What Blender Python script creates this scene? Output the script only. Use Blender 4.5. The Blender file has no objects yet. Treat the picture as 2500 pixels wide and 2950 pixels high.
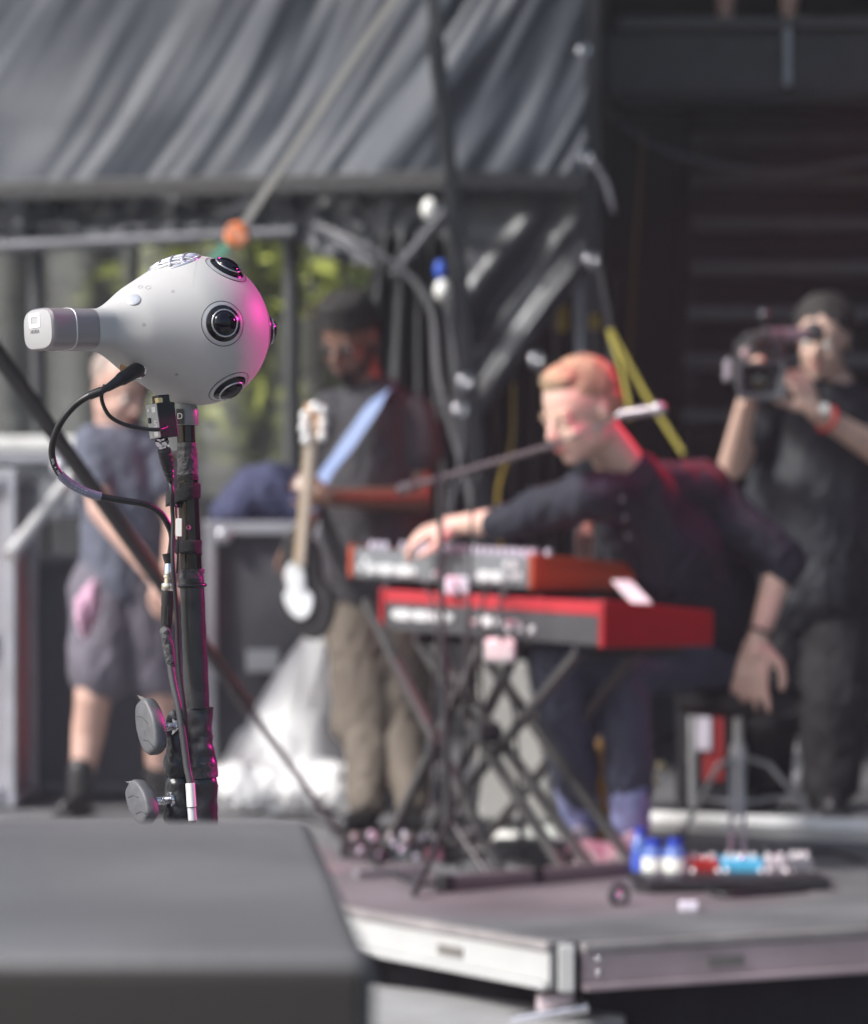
import bpy, bmesh, math, random
from mathutils import Vector as V, Matrix, noise, Quaternion
random.seed(7)
R = math.radians
sc = bpy.context.scene
COL = sc.collection

# ------------------------------------------------------------------ camera, sky, sun, lamps, exposure
EYE = 0.79
F = 5292.0
cam = bpy.data.cameras.new('camera')
cam.sensor_fit = 'VERTICAL'
cam.sensor_height = 24.0
cam.lens = 61.0
cam.shift_y = 199.0/2950.0
cam.clip_start = 0.05
cam.clip_end = 400
cam.dof.use_dof = True
cam.dof.focus_distance = 2.90
cam.dof.aperture_fstop = 2.8
cam.dof.aperture_ratio = 1.12
camo = bpy.data.objects.new('camera', cam)
COL.objects.link(camo)
camo.location = (0, 0, EYE)
camo.rotation_euler = (R(90), 0, 0)
sc.camera = camo

SUN_EL, SUN_AZ = 42, 243          # azimuth measured from +Y clockwise: light comes from behind left
w = bpy.data.worlds.new('World')
sc.world = w
w.use_nodes = True
nt = w.node_tree
nt.nodes.clear()
sky = nt.nodes.new('ShaderNodeTexSky')
sky.sky_type = 'NISHITA'
sky.sun_disc = False
sky.sun_elevation = R(SUN_EL)
sky.sun_rotation = R(SUN_AZ)
sky.air_density = 1.0
sky.dust_density = 3.0
bg = nt.nodes.new('ShaderNodeBackground')
bg.inputs['Strength'].default_value = 0.055
wo = nt.nodes.new('ShaderNodeOutputWorld')
nt.links.new(sky.outputs[0], bg.inputs[0])
nt.links.new(bg.outputs[0], wo.inputs[0])

def sun_dir():
    return V((math.sin(R(SUN_AZ))*math.cos(R(SUN_EL)), math.cos(R(SUN_AZ))*math.cos(R(SUN_EL)), math.sin(R(SUN_EL))))
sl = bpy.data.lights.new('sun', 'SUN')
sl.energy = 1.5
sl.angle = R(12)
sl.color = (1.0, 0.98, 0.955)
so = bpy.data.objects.new('sun', sl)
COL.objects.link(so)
so.rotation_euler = sun_dir().to_track_quat('Z', 'Y').to_euler()

def spot(name, loc, target, energy, color, ang, rad):
    l = bpy.data.lights.new(name, 'SPOT')
    l.energy = energy
    l.color = color
    l.spot_size = R(ang)
    l.spot_blend = 0.5
    l.shadow_soft_size = rad
    o = bpy.data.objects.new(name, l)
    COL.objects.link(o)
    o.location = loc
    o.rotation_euler = (V(loc)-V(target)).to_track_quat('Z', 'Y').to_euler()
# coloured stage lamps hanging on the right of the stage
spot('magenta_stage_lamp', (2.9, 4.7, 2.2), (-0.25, 2.95, 0.40), 300, (1.0, 0.02, 0.42), 24, 0.30)
spot('pink_stage_lamp', (2.4, 6.0, 5.3), (0.34, 6.85, 0.42), 150, (1.0, 0.0, 0.22), 18, 0.10)
spot('rose_stage_lamp', (2.1, 4.3, 5.6), (0.02, 6.88, 1.0), 420, (1.0, 0.0, 0.16), 7, 0.06)
spot('red_stage_lamp', (3.0, 10.3, 3.6), (0.40, 7.0, 1.26), 420, (1.0, 0.01, 0.03), 11, 0.10)
spot('red_side_lamp', (3.5, 8.0, 3.1), (-0.85, 8.75, 0.75), 80, (1.0, 0.04, 0.03), 15, 0.10)

sc.view_settings.view_transform = 'Standard'
sc.view_settings.look = 'None'
sc.view_settings.gamma = 1.0
sc.view_settings.use_curve_mapping = False
sc.view_settings.exposure = 1.82

# ------------------------------------------------------------------ helpers
def Q(x, y, d):
    return V(((x-882)/F*d, d, EYE-(y-1181)/F*d))
def fl(y):
    return EYE*F/(y-1181.0)
def QF(x, y):
    return Q(x, y, fl(y))

_m = {}
def mat(name, col, rough=0.6, metal=0.0, var=0.12, scale=8.0, bump=0.0, bscale=40.0, coat=0.0, spec=0.5, trans=0.0, alpha=1.0, stretch=None, emit=0.0, sheen=0.0):
    if name in _m:
        return _m[name]
    m = bpy.data.materials.new(name)
    m.use_nodes = True
    n, l = m.node_tree.nodes, m.node_tree.links
    b = n['Principled BSDF']
    tc = n.new('ShaderNodeTexCoord')
    mp = n.new('ShaderNodeMapping')
    if stretch:
        mp.inputs['Scale'].default_value = stretch
    l.new(tc.outputs['Object'], mp.inputs[0])
    ns = n.new('ShaderNodeTexNoise')
    ns.inputs['Scale'].default_value = scale
    ns.inputs['Detail'].default_value = 5
    l.new(mp.outputs[0], ns.inputs[0])
    r = n.new('ShaderNodeValToRGB')
    r.color_ramp.elements[0].position = 0.3
    r.color_ramp.elements[1].position = 0.7
    r.color_ramp.elements[0].color = tuple(c*(1-var) for c in col)+(1,)
    r.color_ramp.elements[1].color = tuple(min(1, c*(1+var)) for c in col)+(1,)
    l.new(ns.outputs['Fac'], r.inputs[0])
    l.new(r.outputs[0], b.inputs['Base Color'])
    mr = n.new('ShaderNodeMapRange')
    mr.inputs[3].default_value = max(0.02, rough*0.85)
    mr.inputs[4].default_value = min(1, rough*1.15)
    l.new(ns.outputs['Fac'], mr.inputs[0])
    l.new(mr.outputs[0], b.inputs['Roughness'])
    b.inputs['Metallic'].default_value = metal
    b.inputs['Specular IOR Level'].default_value = spec
    b.inputs['Coat Weight'].default_value = coat
    b.inputs['Coat Roughness'].default_value = 0.05
    b.inputs['Transmission Weight'].default_value = trans
    b.inputs['Alpha'].default_value = alpha
    b.inputs['Sheen Weight'].default_value = sheen
    if bump:
        n2 = n.new('ShaderNodeTexNoise')
        n2.inputs['Scale'].default_value = bscale
        n2.inputs['Detail'].default_value = 4
        l.new(mp.outputs[0], n2.inputs[0])
        bp = n.new('ShaderNodeBump')
        bp.inputs['Strength'].default_value = bump
        bp.inputs['Distance'].default_value = 0.01
        l.new(n2.outputs['Fac'], bp.inputs['Height'])
        l.new(bp.outputs[0], b.inputs['Normal'])
    _m[name] = m
    return m

BASE = {}
def base_of(o):
    return BASE[o.name]

def tag(o, label=None, cat=None, group=None, kind=None):
    if label: o['label'] = label
    if cat: o['category'] = cat
    if group: o['group'] = group
    if kind: o['kind'] = kind
    return o

def thing(name, label, cat, loc, group=None):
    o = bpy.data.objects.new(name, None)
    o.empty_display_size = 0.1
    COL.objects.link(o)
    o.location = loc
    BASE[o.name] = V(loc)
    return tag(o, label, cat, group)

def frame(z, x=None):
    z = V(z).normalized()
    if x is None:
        x = V((0, 0, 1)) if abs(z.z) < 0.9 else V((1, 0, 0))
    x = V(x)
    x = (x - z*x.dot(z)).normalized()
    y = z.cross(x)
    return x, y, z

class G:
    def __init__(s):
        s.v, s.f = [], []
    def add(s, vs, fs):
        k = len(s.v)
        s.v += [V(a) for a in vs]
        s.f += [[i+k for i in q] for q in fs]
        return s
    def hexa(s, p):        # p: 4 bottom, 4 top
        return s.add(p, [[0, 3, 2, 1], [4, 5, 6, 7], [0, 1, 5, 4], [1, 2, 6, 5], [2, 3, 7, 6], [3, 0, 4, 7]])
    def box(s, c, sz, ax=None):
        c = V(c)
        if ax is None: ax = (V((1, 0, 0)), V((0, 1, 0)), V((0, 0, 1)))
        x, y, z = [V(a)*h/2 for a, h in zip(ax, sz)]
        return s.hexa([c-x-y-z, c+x-y-z, c+x+y-z, c-x+y-z, c-x-y+z, c+x-y+z, c+x+y+z, c-x+y+z])
    def bar(s, a, b, w, h=None, side=None):
        a, b = V(a), V(b)
        h = h or w
        x, y, z = frame(b-a, side)
        return s.box((a+b)/2, (w, h, (b-a).length), (x, y, z))
    def tube(s, pts, r, n=12, caps=True):
        pts = [V(p) for p in pts]
        rs = r if isinstance(r, (list, tuple)) else [r]*len(pts)
        vs, fs = [], []
        x = None
        for i, p in enumerate(pts):
            t = pts[min(i+1, len(pts)-1)]-pts[max(i-1, 0)]
            if x is None:
                x, y, z = frame(t)
            else:
                x, y, z = frame(t, x)
            for k in range(n):
                a = 2*math.pi*k/n
                vs.append(p + (x*math.cos(a)+y*math.sin(a))*rs[i])
        for i in range(len(pts)-1):
            for k in range(n):
                fs.append([i*n+k, i*n+(k+1) % n, (i+1)*n+(k+1) % n, (i+1)*n+k])
        if caps:
            fs.append(list(range(n))[::-1])
            fs.append([(len(pts)-1)*n+k for k in range(n)])
        return s.add(vs, fs)
    def ribbon(s, pts, w, t, wdir):
        pts = [V(p) for p in pts]
        vs, fs = [], []
        for i, p in enumerate(pts):
            d = (pts[min(i+1, len(pts)-1)]-pts[max(i-1, 0)]).normalized()
            x = V(wdir); x = (x-d*x.dot(d)).normalized()
            y = d.cross(x)
            for a, b in ((-1, -1), (1, -1), (1, 1), (-1, 1)):
                vs.append(p + x*a*w/2 + y*b*t/2)
        for i in range(len(pts)-1):
            for k in range(4):
                fs.append([i*4+k, i*4+(k+1) % 4, (i+1)*4+(k+1) % 4, (i+1)*4+k])
        fs.append([3, 2, 1, 0]); e = (len(pts)-1)*4
        fs.append([e, e+1, e+2, e+3])
        return s.add(vs, fs)
    def lathe(s, o, axis, prof, n=32, x=None, sx=1.0):
        o = V(o)
        x, y, z = frame(axis, x)
        vs, fs = [], []
        for r, h in prof:
            for k in range(n):
                a = 2*math.pi*k/n
                vs.append(o + z*h + (x*math.cos(a)*sx+y*math.sin(a))*r)
        for i in range(len(prof)-1):
            for k in range(n):
                fs.append([i*n+k, i*n+(k+1) % n, (i+1)*n+(k+1) % n, (i+1)*n+k])
        fs.append(list(range(n))[::-1])
        fs.append([(len(prof)-1)*n+k for k in range(n)])
        return s.add(vs, fs)
    def ell(s, c, r, ax=None, n=16):
        c = V(c)
        if ax is None: ax = (V((1, 0, 0)), V((0, 1, 0)), V((0, 0, 1)))
        if not isinstance(r, (tuple, list)): r = (r, r, r)
        vs, fs = [], []
        m = n//2
        vs.append(c-V(ax[2])*r[2])
        for i in range(1, m):
            ph = -math.pi/2+math.pi*i/m
            for k in range(n):
                a = 2*math.pi*k/n
                vs.append(c+V(ax[0])*r[0]*math.cos(ph)*math.cos(a)+V(ax[1])*r[1]*math.cos(ph)*math.sin(a)+V(ax[2])*r[2]*math.sin(ph))
        vs.append(c+V(ax[2])*r[2])
        for k in range(n):
            fs.append([0, 1+(k+1) % n, 1+k])
        for i in range(m-2):
            for k in range(n):
                a = 1+i*n
                fs.append([a+k, a+(k+1) % n, a+n+(k+1) % n, a+n+k])
        e = len(vs)-1
        a = 1+(m-2)*n
        for k in range(n):
            fs.append([a+k, a+(k+1) % n, e])
        return s.add(vs, fs)
    def cap(s, a, ra, b, rb, n=16):
        a, b = V(a), V(b)
        s.tube([a, b], [ra, rb], n)
        s.ell(a, ra, n=n); s.ell(b, rb, n=n)
        return s
    def disc_torus(s, o, axis, R0, r, n=48, m=8, sx=1.0, x=None):
        x, y, z = frame(axis, x)
        vs, fs = [], []
        for i in range(n):
            a = 2*math.pi*i/n
            d = x*math.cos(a)*sx+y*math.sin(a)
            for k in range(m):
                b = 2*math.pi*k/m
                vs.append(V(o)+d*(R0+r*math.cos(b))+z*r*math.sin(b))
        for i in range(n):
            for k in range(m):
                fs.append([i*m+k, ((i+1) % n)*m+k, ((i+1) % n)*m+(k+1) % m, i*m+(k+1) % m])
        return s.add(vs, fs)
    def mesh(s, name, base):
        me = bpy.data.meshes.new(name)
        me.from_pydata([v-base for v in s.v], [], s.f)
        me.update()
        return me
    def build(s, name, m, parent=None, smooth=False, bevel=0.0, seg=2, label=None, auto=None, organic=None, wr=None):
        if parent is not None:
            base = base_of(parent)
        else:
            base = V((sum(v.x for v in s.v)/len(s.v), sum(v.y for v in s.v)/len(s.v), min(v.z for v in s.v)))
        me = s.mesh(name, base)
        o = bpy.data.objects.new(name, me)
        COL.objects.link(o)
        if organic:
            vx, it = organic
            md = o.modifiers.new('r', 'REMESH'); md.mode = 'VOXEL'; md.voxel_size = vx; md.use_smooth_shade = True
            ms = o.modifiers.new('s', 'SMOOTH'); ms.factor = 0.5; ms.iterations = it
            dg = bpy.context.evaluated_depsgraph_get()
            me2 = bpy.data.meshes.new_from_object(o.evaluated_get(dg))
            o.modifiers.clear()
            o.data = me2
            bpy.data.meshes.remove(me)
            me = me2
            me.name = name
            smooth = True
            if wr:                    # cloth wrinkles: displace along the normal
                amp, fr = wr
                nm = [v.normal.copy() for v in me.vertices]
                for v, q in zip(me.vertices, nm):
                    p = v.co*fr
                    a = noise.noise(V((p.x*1.0+p.z*0.8, p.y, p.z*0.45-p.x*0.3)))
                    b = noise.noise(V((p.x*2.3-p.z, p.y*2.3, p.z*1.1+p.x)))
                    v.co += q*(amp*(a*0.9+0.42-abs(b)*0.8))
        if smooth:
            me.shade_smooth()
            if auto:
                me.set_sharp_from_angle(angle=R(auto))
        if bevel:
            md = o.modifiers.new('bevel', 'BEVEL'); md.width = bevel; md.segments = seg; md.limit_method = 'ANGLE'
        me.materials.append(m)
        if parent is not None:
            o.parent = parent
        else:
            o.location = base
        BASE[o.name] = base
        if label: o['label'] = label
        return o

def kids(o):
    return [c for c in bpy.data.objects if c.parent == o]
def copy_tree(o, loc=None, parent=None, rz=None):
    c = o.copy(); COL.objects.link(c)
    if parent is not None: c.parent = parent
    if loc is not None: c.location = loc
    if rz is not None: c.rotation_euler = (0, 0, rz)
    BASE[c.name] = V(c.location) if parent is None else BASE[parent.name]
    for k in kids(o):
        copy_tree(k, None, c)
    return c

def spline(pts, n=8):
    pts = [V(p) for p in pts]
    out = []
    P = [pts[0]*2-pts[1]]+pts+[pts[-1]*2-pts[-2]]
    for i in range(1, len(P)-2):
        for k in range(n):
            t = k/n
            a, b, c, d = P[i-1], P[i], P[i+1], P[i+2]
            out.append(0.5*((2*b)+(c-a)*t+(2*a-5*b+4*c-d)*t*t+(3*b-a-3*c+d)*t**3))
    out.append(pts[-1])
    return out

def text(name, s, size, o, xd, yd, m, parent, depth=0.0002):
    c = bpy.data.curves.new(name, 'FONT')
    c.body = s; c.size = size; c.align_x = 'CENTER'; c.align_y = 'CENTER'; c.extrude = depth
    t = bpy.data.objects.new(name, c)
    COL.objects.link(t)
    dg = bpy.context.evaluated_depsgraph_get()
    me = bpy.data.meshes.new_from_object(t.evaluated_get(dg))
    bpy.data.objects.remove(t); bpy.data.curves.remove(c)
    xd, yd = V(xd).normalized(), V(yd).normalized()
    zd = xd.cross(yd)
    base = base_of(parent)
    for v in me.vertices:
        v.co = V(o)-base + xd*v.co.x + yd*v.co.y + zd*v.co.z
    me.materials.clear(); me.materials.append(m)
    ob = bpy.data.objects.new(name, me)
    COL.objects.link(ob); ob.parent = parent
    BASE[ob.name] = base
    return ob

def cloth(fn, nu, nv, thick=0.004):
    g = G()
    vs = [fn(u/nu, v/nv) for v in range(nv+1) for u in range(nu+1)]
    fs = []
    for v in range(nv):
        for u in range(nu):
            a = v*(nu+1)+u
            fs.append([a, a+1, a+nu+2, a+nu+1])
    return g.add(vs, fs)

def solid(o, t):
    md = o.modifiers.new('solid', 'SOLIDIFY'); md.thickness = t; md.offset = 0
    return o

# ------------------------------------------------------------------ materials
M_tarp = mat('tarp_grey_vinyl', (0.046, 0.054, 0.071), 0.58, var=0.15, scale=2, bump=0.1, bscale=15)
M_tarp_lo = mat('tarp_dark_vinyl', (0.06, 0.064, 0.072), 0.38, var=0.2, scale=2, bump=0.2, bscale=10)
M_blackcloth = mat('black_drape', (0.012, 0.012, 0.014), 0.85, var=0.3, scale=3)
M_black = mat('black_paint', (0.018, 0.018, 0.02), 0.45, var=0.3, scale=20)
M_stand = mat('stand_black_metal', (0.03, 0.03, 0.033), 0.38, var=0.3, scale=20)
M_alu = mat('aluminium', (0.55, 0.56, 0.58), 0.35, metal=0.8, var=0.12, scale=6, bump=0.05)
M_chrome = mat('chrome', (0.75, 0.75, 0.77), 0.12, metal=1.0, var=0.05)
M_floor = mat('stage_floor_board', (0.145, 0.145, 0.152), 0.6, var=0.25, scale=3, bump=0.2, bscale=30)
M_concrete = mat('concrete', (0.22, 0.22, 0.22), 0.9, var=0.25, scale=2, bump=0.2)

# ================================================================== SETTING
# ground
g = G()
g.box((0, 24, -1.25), (150, 56, 0.1))
tag(g.build('ground', M_concrete), 'grey concrete ground below and behind the stage', kind='structure')

# stage floor slab (deck)
C = V((0.289, 5.70, 0))
poly = [C, V((3.6, 7.05, 0)), V((3.6, 15.5, 0)), V((-6, 15.5, 0)), V((-6, 8.35, 0)), V((-1.5, 8.03, 0)), ]
g = G()
n = len(poly)
g.add([p for p in poly]+[p-V((0, 0, 0.03)) for p in poly],
      [list(range(n)), [n+i for i in range(n)][::-1]]+[[i, n+i, n+(i+1) % n, (i+1) % n] for i in range(n)])
tag(g.build('stage_floor', M_floor), 'mauve grey stage floor', kind='structure')

# edge rails of the deck
def edge_rail(a, b, label, mt, mt2):
    a, b = V(a), V(b)
    d = (b-a).normalized()
    out = V((d.y, -d.x, 0))
    if out.y > 0: out = -out
    t = thing('stage_edge_rail', label, 'stage edge', (a+b)/2+V((0, 0, -0.14)))
    G().bar(a+out*0.012+V((0, 0, -0.058)), b+out*0.012+V((0, 0, -0.058)), 0.066, 0.02, side=(0, 0, 1)).build('face_plate', mt, t, bevel=0.003)
    G().bar(a+out*0.014+V((0, 0, -0.012)), b+out*0.014+V((0, 0, -0.012)), 0.020, 0.03, side=(0, 0, 1)).build('top_lip', mt2, t, bevel=0.003)
    G().bar(a+out*0.018+V((0, 0, -0.0985)), b+out*0.018+V((0, 0, -0.0985)), 0.014, 0.036, side=(0, 0, 1)).build('bottom_lip', mt, t, bevel=0.003)
    L = (b-a).length
    k = 0.35
    while k < L-0.2:
        p = a+d*k+out*0.0235+V((0, 0, -0.06))
        G().box(p, (0.09, 0.006, 0.022), (d, out, V((0, 0, 1)))).build('latch_slot', mat('latch_grey', (.16, .15, .14), .5), t)
        k += 0.9
    return t
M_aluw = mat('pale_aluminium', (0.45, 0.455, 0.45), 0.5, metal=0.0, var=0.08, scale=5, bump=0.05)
M_alu_pink = mat('aluminium_pink_sheen', (0.42, 0.34, 0.36), 0.5, metal=0.3, var=0.15, scale=5, bump=0.05)  # pink reflection put into the aluminium colour
M_lip = mat('worn_edge_trim', (0.30, 0.28, 0.28), 0.5, metal=0.2, var=0.2, scale=12)
r1 = edge_rail(C+V((-0.02, 0.02, 0)), V((-1.5, 8.03, 0)), 'pale aluminium rail along the left edge of the stage deck', M_aluw, M_lip)
r2 = edge_rail(C+V((0.03, 0.01, 0)), V((3.6, 7.05, 0)), 'aluminium rail with pink reflection in its colour along the front edge of the stage deck', M_alu_pink, M_lip)
for k in (-0.038, -0.068):
    G().lathe(C+V((0.07, 0.003, k)), (0.38, -0.92, 0), [(0.008, 0), (0.008, 0.006), (0.004, 0.008)], 12).build('bolt', M_chrome, r2, smooth=True)
G().bar(C+V((0, -0.012, -0.005)), C+V((0, -0.012, -0.107)), 0.035, 0.035, side=(1, 0, 0)).build('corner_block', M_aluw, r1, bevel=0.004)

# legs of the deck, with clamps
def deck_leg(p, label):
    t = thing('stage_prop', label, 'stage prop', V((p[0], p[1], -1.2)), 'props holding up the stage deck')
    G().tube([V((p[0], p[1], -1.19)), V((p[0], p[1], -0.15))], 0.026, 20).build('leg_tube', M_alu, t, smooth=True, auto=40)
    G().box((p[0], p[1], -1.19), (0.12, 0.12, 0.015)).build('foot_plate', M_alu, t, bevel=0.002)
    G().box((p[0], p[1], -0.165), (0.085, 0.08, 0.08)).build('clamp', mat('clamp_metal', (0.5, 0.42, 0.45), 0.4, metal=0.2), t, bevel=0.012)
    G().tube([V((p[0]-0.10, p[1]-0.04, -0.185)), V((p[0]+0.07, p[1]-0.06, -0.15))], 0.014, 12).build('clamp_handle', M_chrome, t, smooth=True, auto=40)
    G().lathe(V((p[0]+0.0, p[1]-0.04, -0.21)), (0, -1, 0), [(0.018, 0), (0.018, 0.02), (0.01, 0.03)], 6).build('nut', M_chrome, t)
    return t
deck_leg((0.27, 5.80), 'aluminium leg and clamp under the near corner of the stage')
deck_leg((2.7, 6.80), 'aluminium leg far along the front of the stage')

# black drape added to make the dark under the deck
def under(u, v):
    a, b = V((-1.7, 8.2, 0)), V((0.33, 5.98, 0))
    p = a.lerp(b, u*1.6/2.6*1.0) if False else None
    pts = [V((-1.65, 8.35, 0)), V((0.36, 6.02, 0)), V((3.6, 7.3, 0))]
    L1 = (pts[1]-pts[0]).length; L2 = (pts[2]-pts[1]).length
    s = u*(L1+L2)
    p = pts[0].lerp(pts[1], s/L1) if s < L1 else pts[1].lerp(pts[2], (s-L1)/L2)
    p = p+V((0, 0.025*math.sin(u*160), -0.03-v*1.16))
    return p
o = cloth(under, 320, 4).build('under_deck_dark', mat('navy_black_cloth', (0.012, 0.012, 0.017), 0.9), smooth=True)
solid(o, 0.004)
tag(o, 'near black cloth added for the dark under the stage deck', 'cloth')
# pale step under the left side of the deck
g = G(); g.box((-0.14, 5.70, -0.43), (0.75, 0.9, 0.5), (V((0.79, -0.61, 0)), V((0.61, 0.79, 0)), V((0, 0, 1))))
tag(g.build('stage_step', mat('step_grey', (0.30, 0.30, 0.30), 0.7), bevel=0.01), 'pale grey step block under the left edge of the stage', 'step')

# ------------------------------------------------------------------ upper tarpaulin
def dtarp(x):
    return 10.6+max(0, (880-x))/880*0.62
def fold(px, py, amp):
    # diagonal folds running up to the right
    a = R(58)
    q = px*math.sin(a)+py*math.cos(a)*1.0       # across the folds
    s = -px*math.cos(a)+py*math.sin(a)
    w_ = noise.noise(V((q*0.004, s*0.0015, 3.1)))*70
    f1 = noise.noise(V(((q+w_)*0.0125, s*0.0014, 0)))
    f2 = noise.noise(V(((q+w_)*0.031, s*0.0022, 7)))
    f3 = noise.noise(V((px*0.004, py*0.004, 11)))
    edge = 0.22+0.78*min(1, max(0, (px-50)/600))
    return amp*edge*(f1*1.1+f2*0.8)+f3*0.05
def t1(u, v):
    x = -260+u*(1192+260); 
    yb = 358+max(0, (900-x))/900*32
    y = -420+v*(yb+420)
    p = Q(x, y, dtarp(x))
    p.y += fold(x, y, 0.040)
    return p
o = cloth(t1, 330, 150).build('upper_tarpaulin', M_tarp, smooth=True); solid(o, 0.004)
tag(o, 'large grey tarpaulin with diagonal folds hanging across the top', 'tarpaulin')

# batten under it
t = thing('tarpaulin_batten', 'long dark batten along the bottom of the upper tarpaulin', 'batten', Q(400, 380, 11.0))
G().bar(Q(-260, 395, dtarp(-260)-0.05)+V((0, 0, 0)), Q(905, 368, 10.52), 0.075, 0.05, side=(0, 0, 1)).build('left_length', M_black, t, bevel=0.005)
G().bar(Q(905, 368, 10.52), Q(1190, 371, 10.55), 0.07, 0.05, side=(0, 0, 1)).build('right_length', M_black, t, bevel=0.005)

# lower left tarp strip, crumpled
def t2(u, v):
    x = -260+u*(915+260)
    y0 = 400+max(0, (900-x))/900*18-25
    y1 = 498-0.05*x*0.6+10*math.sin(x*0.03)
    if x > 560: y1 += (x-560)*0.36
    y = y0+v*(y1-y0)
    p = Q(x, y, dtarp(x)+0.05)
    p.y += 0.10*noise.noise(V((x*0.012, y*0.02, 2)))+0.06*noise.noise(V((x*0.03, y*0.04, 5)))
    return p
o = cloth(t2, 200, 30).build('crumpled_tarpaulin', M_tarp_lo, smooth=True); solid(o, 0.004)
tag(o, 'crumpled dark strip of tarpaulin hanging below the batten at left', 'tarpaulin')
# lower right tarp, torn diagonal
def t3(u, v):
    x = 905+u*(1188-905)
    y0 = 372
    y1 = 840-max(0, (x-985))*1.42
    y = y0+v*(y1-y0)
    p = Q(x, y, 10.7)
    a = R(52); q = x*math.sin(a)+y*math.cos(a); s = -x*math.cos(a)+y*math.sin(a)
    p.y += 0.13*noise.noise(V((q*0.020, s*0.0025, 9)))*min(1, v*1.5)+0.03*noise.noise(V((x*0.012, y*0.012, 5)))
    return p
o = cloth(t3, 90, 130).build('torn_tarpaulin', M_tarp_lo, smooth=True); solid(o, 0.004)
tag(o, 'dark creased tarpaulin with a slanting lower edge right of the black pole', 'tarpaulin')

# gathered dark curtain beside the slanted pole
def t4(u, v):
    y = 470+v*(1240-470)
    xl = 770+v*15-50*math.sin(v*3.1); xr = 925+v*80
    x = xl+u*(xr-xl)
    p = Q(x, y, 10.35)
    p.y += 0.10*math.sin(u*34+3*noise.noise(V((u*3, v*2, 0))))*(0.6+0.4*noise.noise(V((u*9, v*3, 4))))
    return p
o = cloth(t4, 160, 60).build('gathered_curtain', mat('gathered_grey_cloth', (0.05, 0.052, 0.056), 0.55, var=0.25, scale=3), smooth=True); solid(o, 0.004)
tag(o, 'gathered dark grey curtain hanging behind the guitarist', 'curtain')

# edge mast of the tarpaulin with eyelets and clips
t = thing('tarpaulin_mast', 'dark upright mast at the right edge of the tarpaulin', 'mast', V((Q(1190, 0, 10.7).x, 10.75, 0)))
G().tube([V((Q(1187, 0, 10.7).x, 10.75, 0)), V((Q(1178, -420, 10.7).x, 10.75, 4.3))], 0.03, 16).build('mast_tube', mat('dark_grey_metal', (0.10, 0.11, 0.13), 0.4, metal=0.2), t, smooth=True, auto=40)
def clip(x, y, d, label, m, r=0.022):
    p = Q(x, y, d)
    t = thing('tarpaulin_clip', label, 'clip', p, 'shiny clips on the tarpaulin edges')
    G().disc_torus(p, (0.2, -1, 0.1), r, r*0.4, 24, 8).build('ring', m, t, smooth=True)
    G().ell(p+V((0, 0.005, -r*1.2)), (r*0.5, r*0.5, r*0.9)).build('hook', m, t, smooth=True)
for x, y, d, lb in ((1187, 103, 10.6, 'shiny clip nearest the top of the tarpaulin edge'), (1191, 320, 10.6, 'shiny clip at the batten end on the tarpaulin edge'),
                    (1201, 527, 10.6, 'dull clip at the top of the slanting tarpaulin edge'), (1090, 730, 10.4, 'shiny clip near the low end of the slanting tarpaulin edge'),
                    (946, 775, 9.9, 'shiny clip low on the slanted black pole'), (936, 832, 9.9, 'small clip just under another on the slanted black pole')):
    clip(x, y, d, lb, M_chrome)
# white and blue balls added in place of sun glints by the pole
M_white = mat('white_plastic', (0.82, 0.82, 0.78), 0.35, var=0.05)
for x, y, lb in ((873, 425, 'white ball standing in for a sun glint high beside the slanted black pole'), (899, 590, 'white ball standing in for a sun glint under the blue one on the slanted black pole')):
    g = G(); g.ell(Q(x, y, 9.9), (0.032, 0.032, 0.042)); 
    tag(g.build('glint_ball', M_white, smooth=True), lb, 'glint stand-in', 'balls in place of glints by the pole')
g = G(); g.ell(Q(895, 548, 9.9), (0.024, 0.024, 0.036))
tag(g.build('glint_ball', mat('blue_glint', (0.03, 0.10, 0.55), 0.35), smooth=True), 'blue ball standing in for a glint on the slanted black pole', 'glint stand-in', 'balls in place of glints by the pole')

# slanted black pole
t = thing('slanted_pole', 'tall slanting black roof pole in front of the tarpaulin', 'pole', Q(1000, 1210, 9.9))
G().bar(Q(838, -420, 10.0), Q(1010, 1300, 10.0), 0.055, 0.055, side=(0, 1, 0)).build('pole_tube', mat('pole_black', (0.028, 0.030, 0.034), 0.4), t, bevel=0.008)
G().bar(Q(870, 60, 9.95), Q(905, 350, 9.95), 0.02, 0.02).build('pole_rib', M_stand, t, bevel=0.003)
G().bar(Q(905, 350, 9.95), Q(985, 1200, 9.95), 0.02, 0.02).build('pole_rib', M_stand, t, bevel=0.003)

# webbing strap with orange ratchet and green tail
M_web = mat('grey_webbing', (0.13, 0.13, 0.125), 0.8, var=0.15, scale=60)
t = thing('ratchet_strap', 'grey ratchet strap with orange buckle slanting over the camera', 'strap', Q(400, 560, 9.0))
G().ribbon([Q(1010, -420, 9.6), Q(798, 0, 9.4), Q(486, 470, 9.0)], 0.034, 0.004, (1, 0, 0.6)).build('webbing', M_web, t)
G().ribbon([Q(486, 466, 9.0), Q(400, 575, 8.9), Q(330, 660, 8.9), Q(260, 900, 9.0), Q(240, 1100, 9.1)], 0.05, 0.005, (1, 0, 0.6)).build('green_tail', mat('green_webbing', (0.035, 0.13, 0.09), 0.8), t)
G().ell(Q(482, 477, 8.95), (0.045, 0.03, 0.045)).build('buckle', mat('orange_plastic', (0.75, 0.20, 0.06), 0.5), t, smooth=True)
G().bar(Q(462, 462, 8.93), Q(500, 490, 8.93), 0.03, 0.02).build('buckle_lever', mat('orange_plastic_pale', (0.7, 0.3, 0.18), 0.5), t, bevel=0.004)

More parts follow.
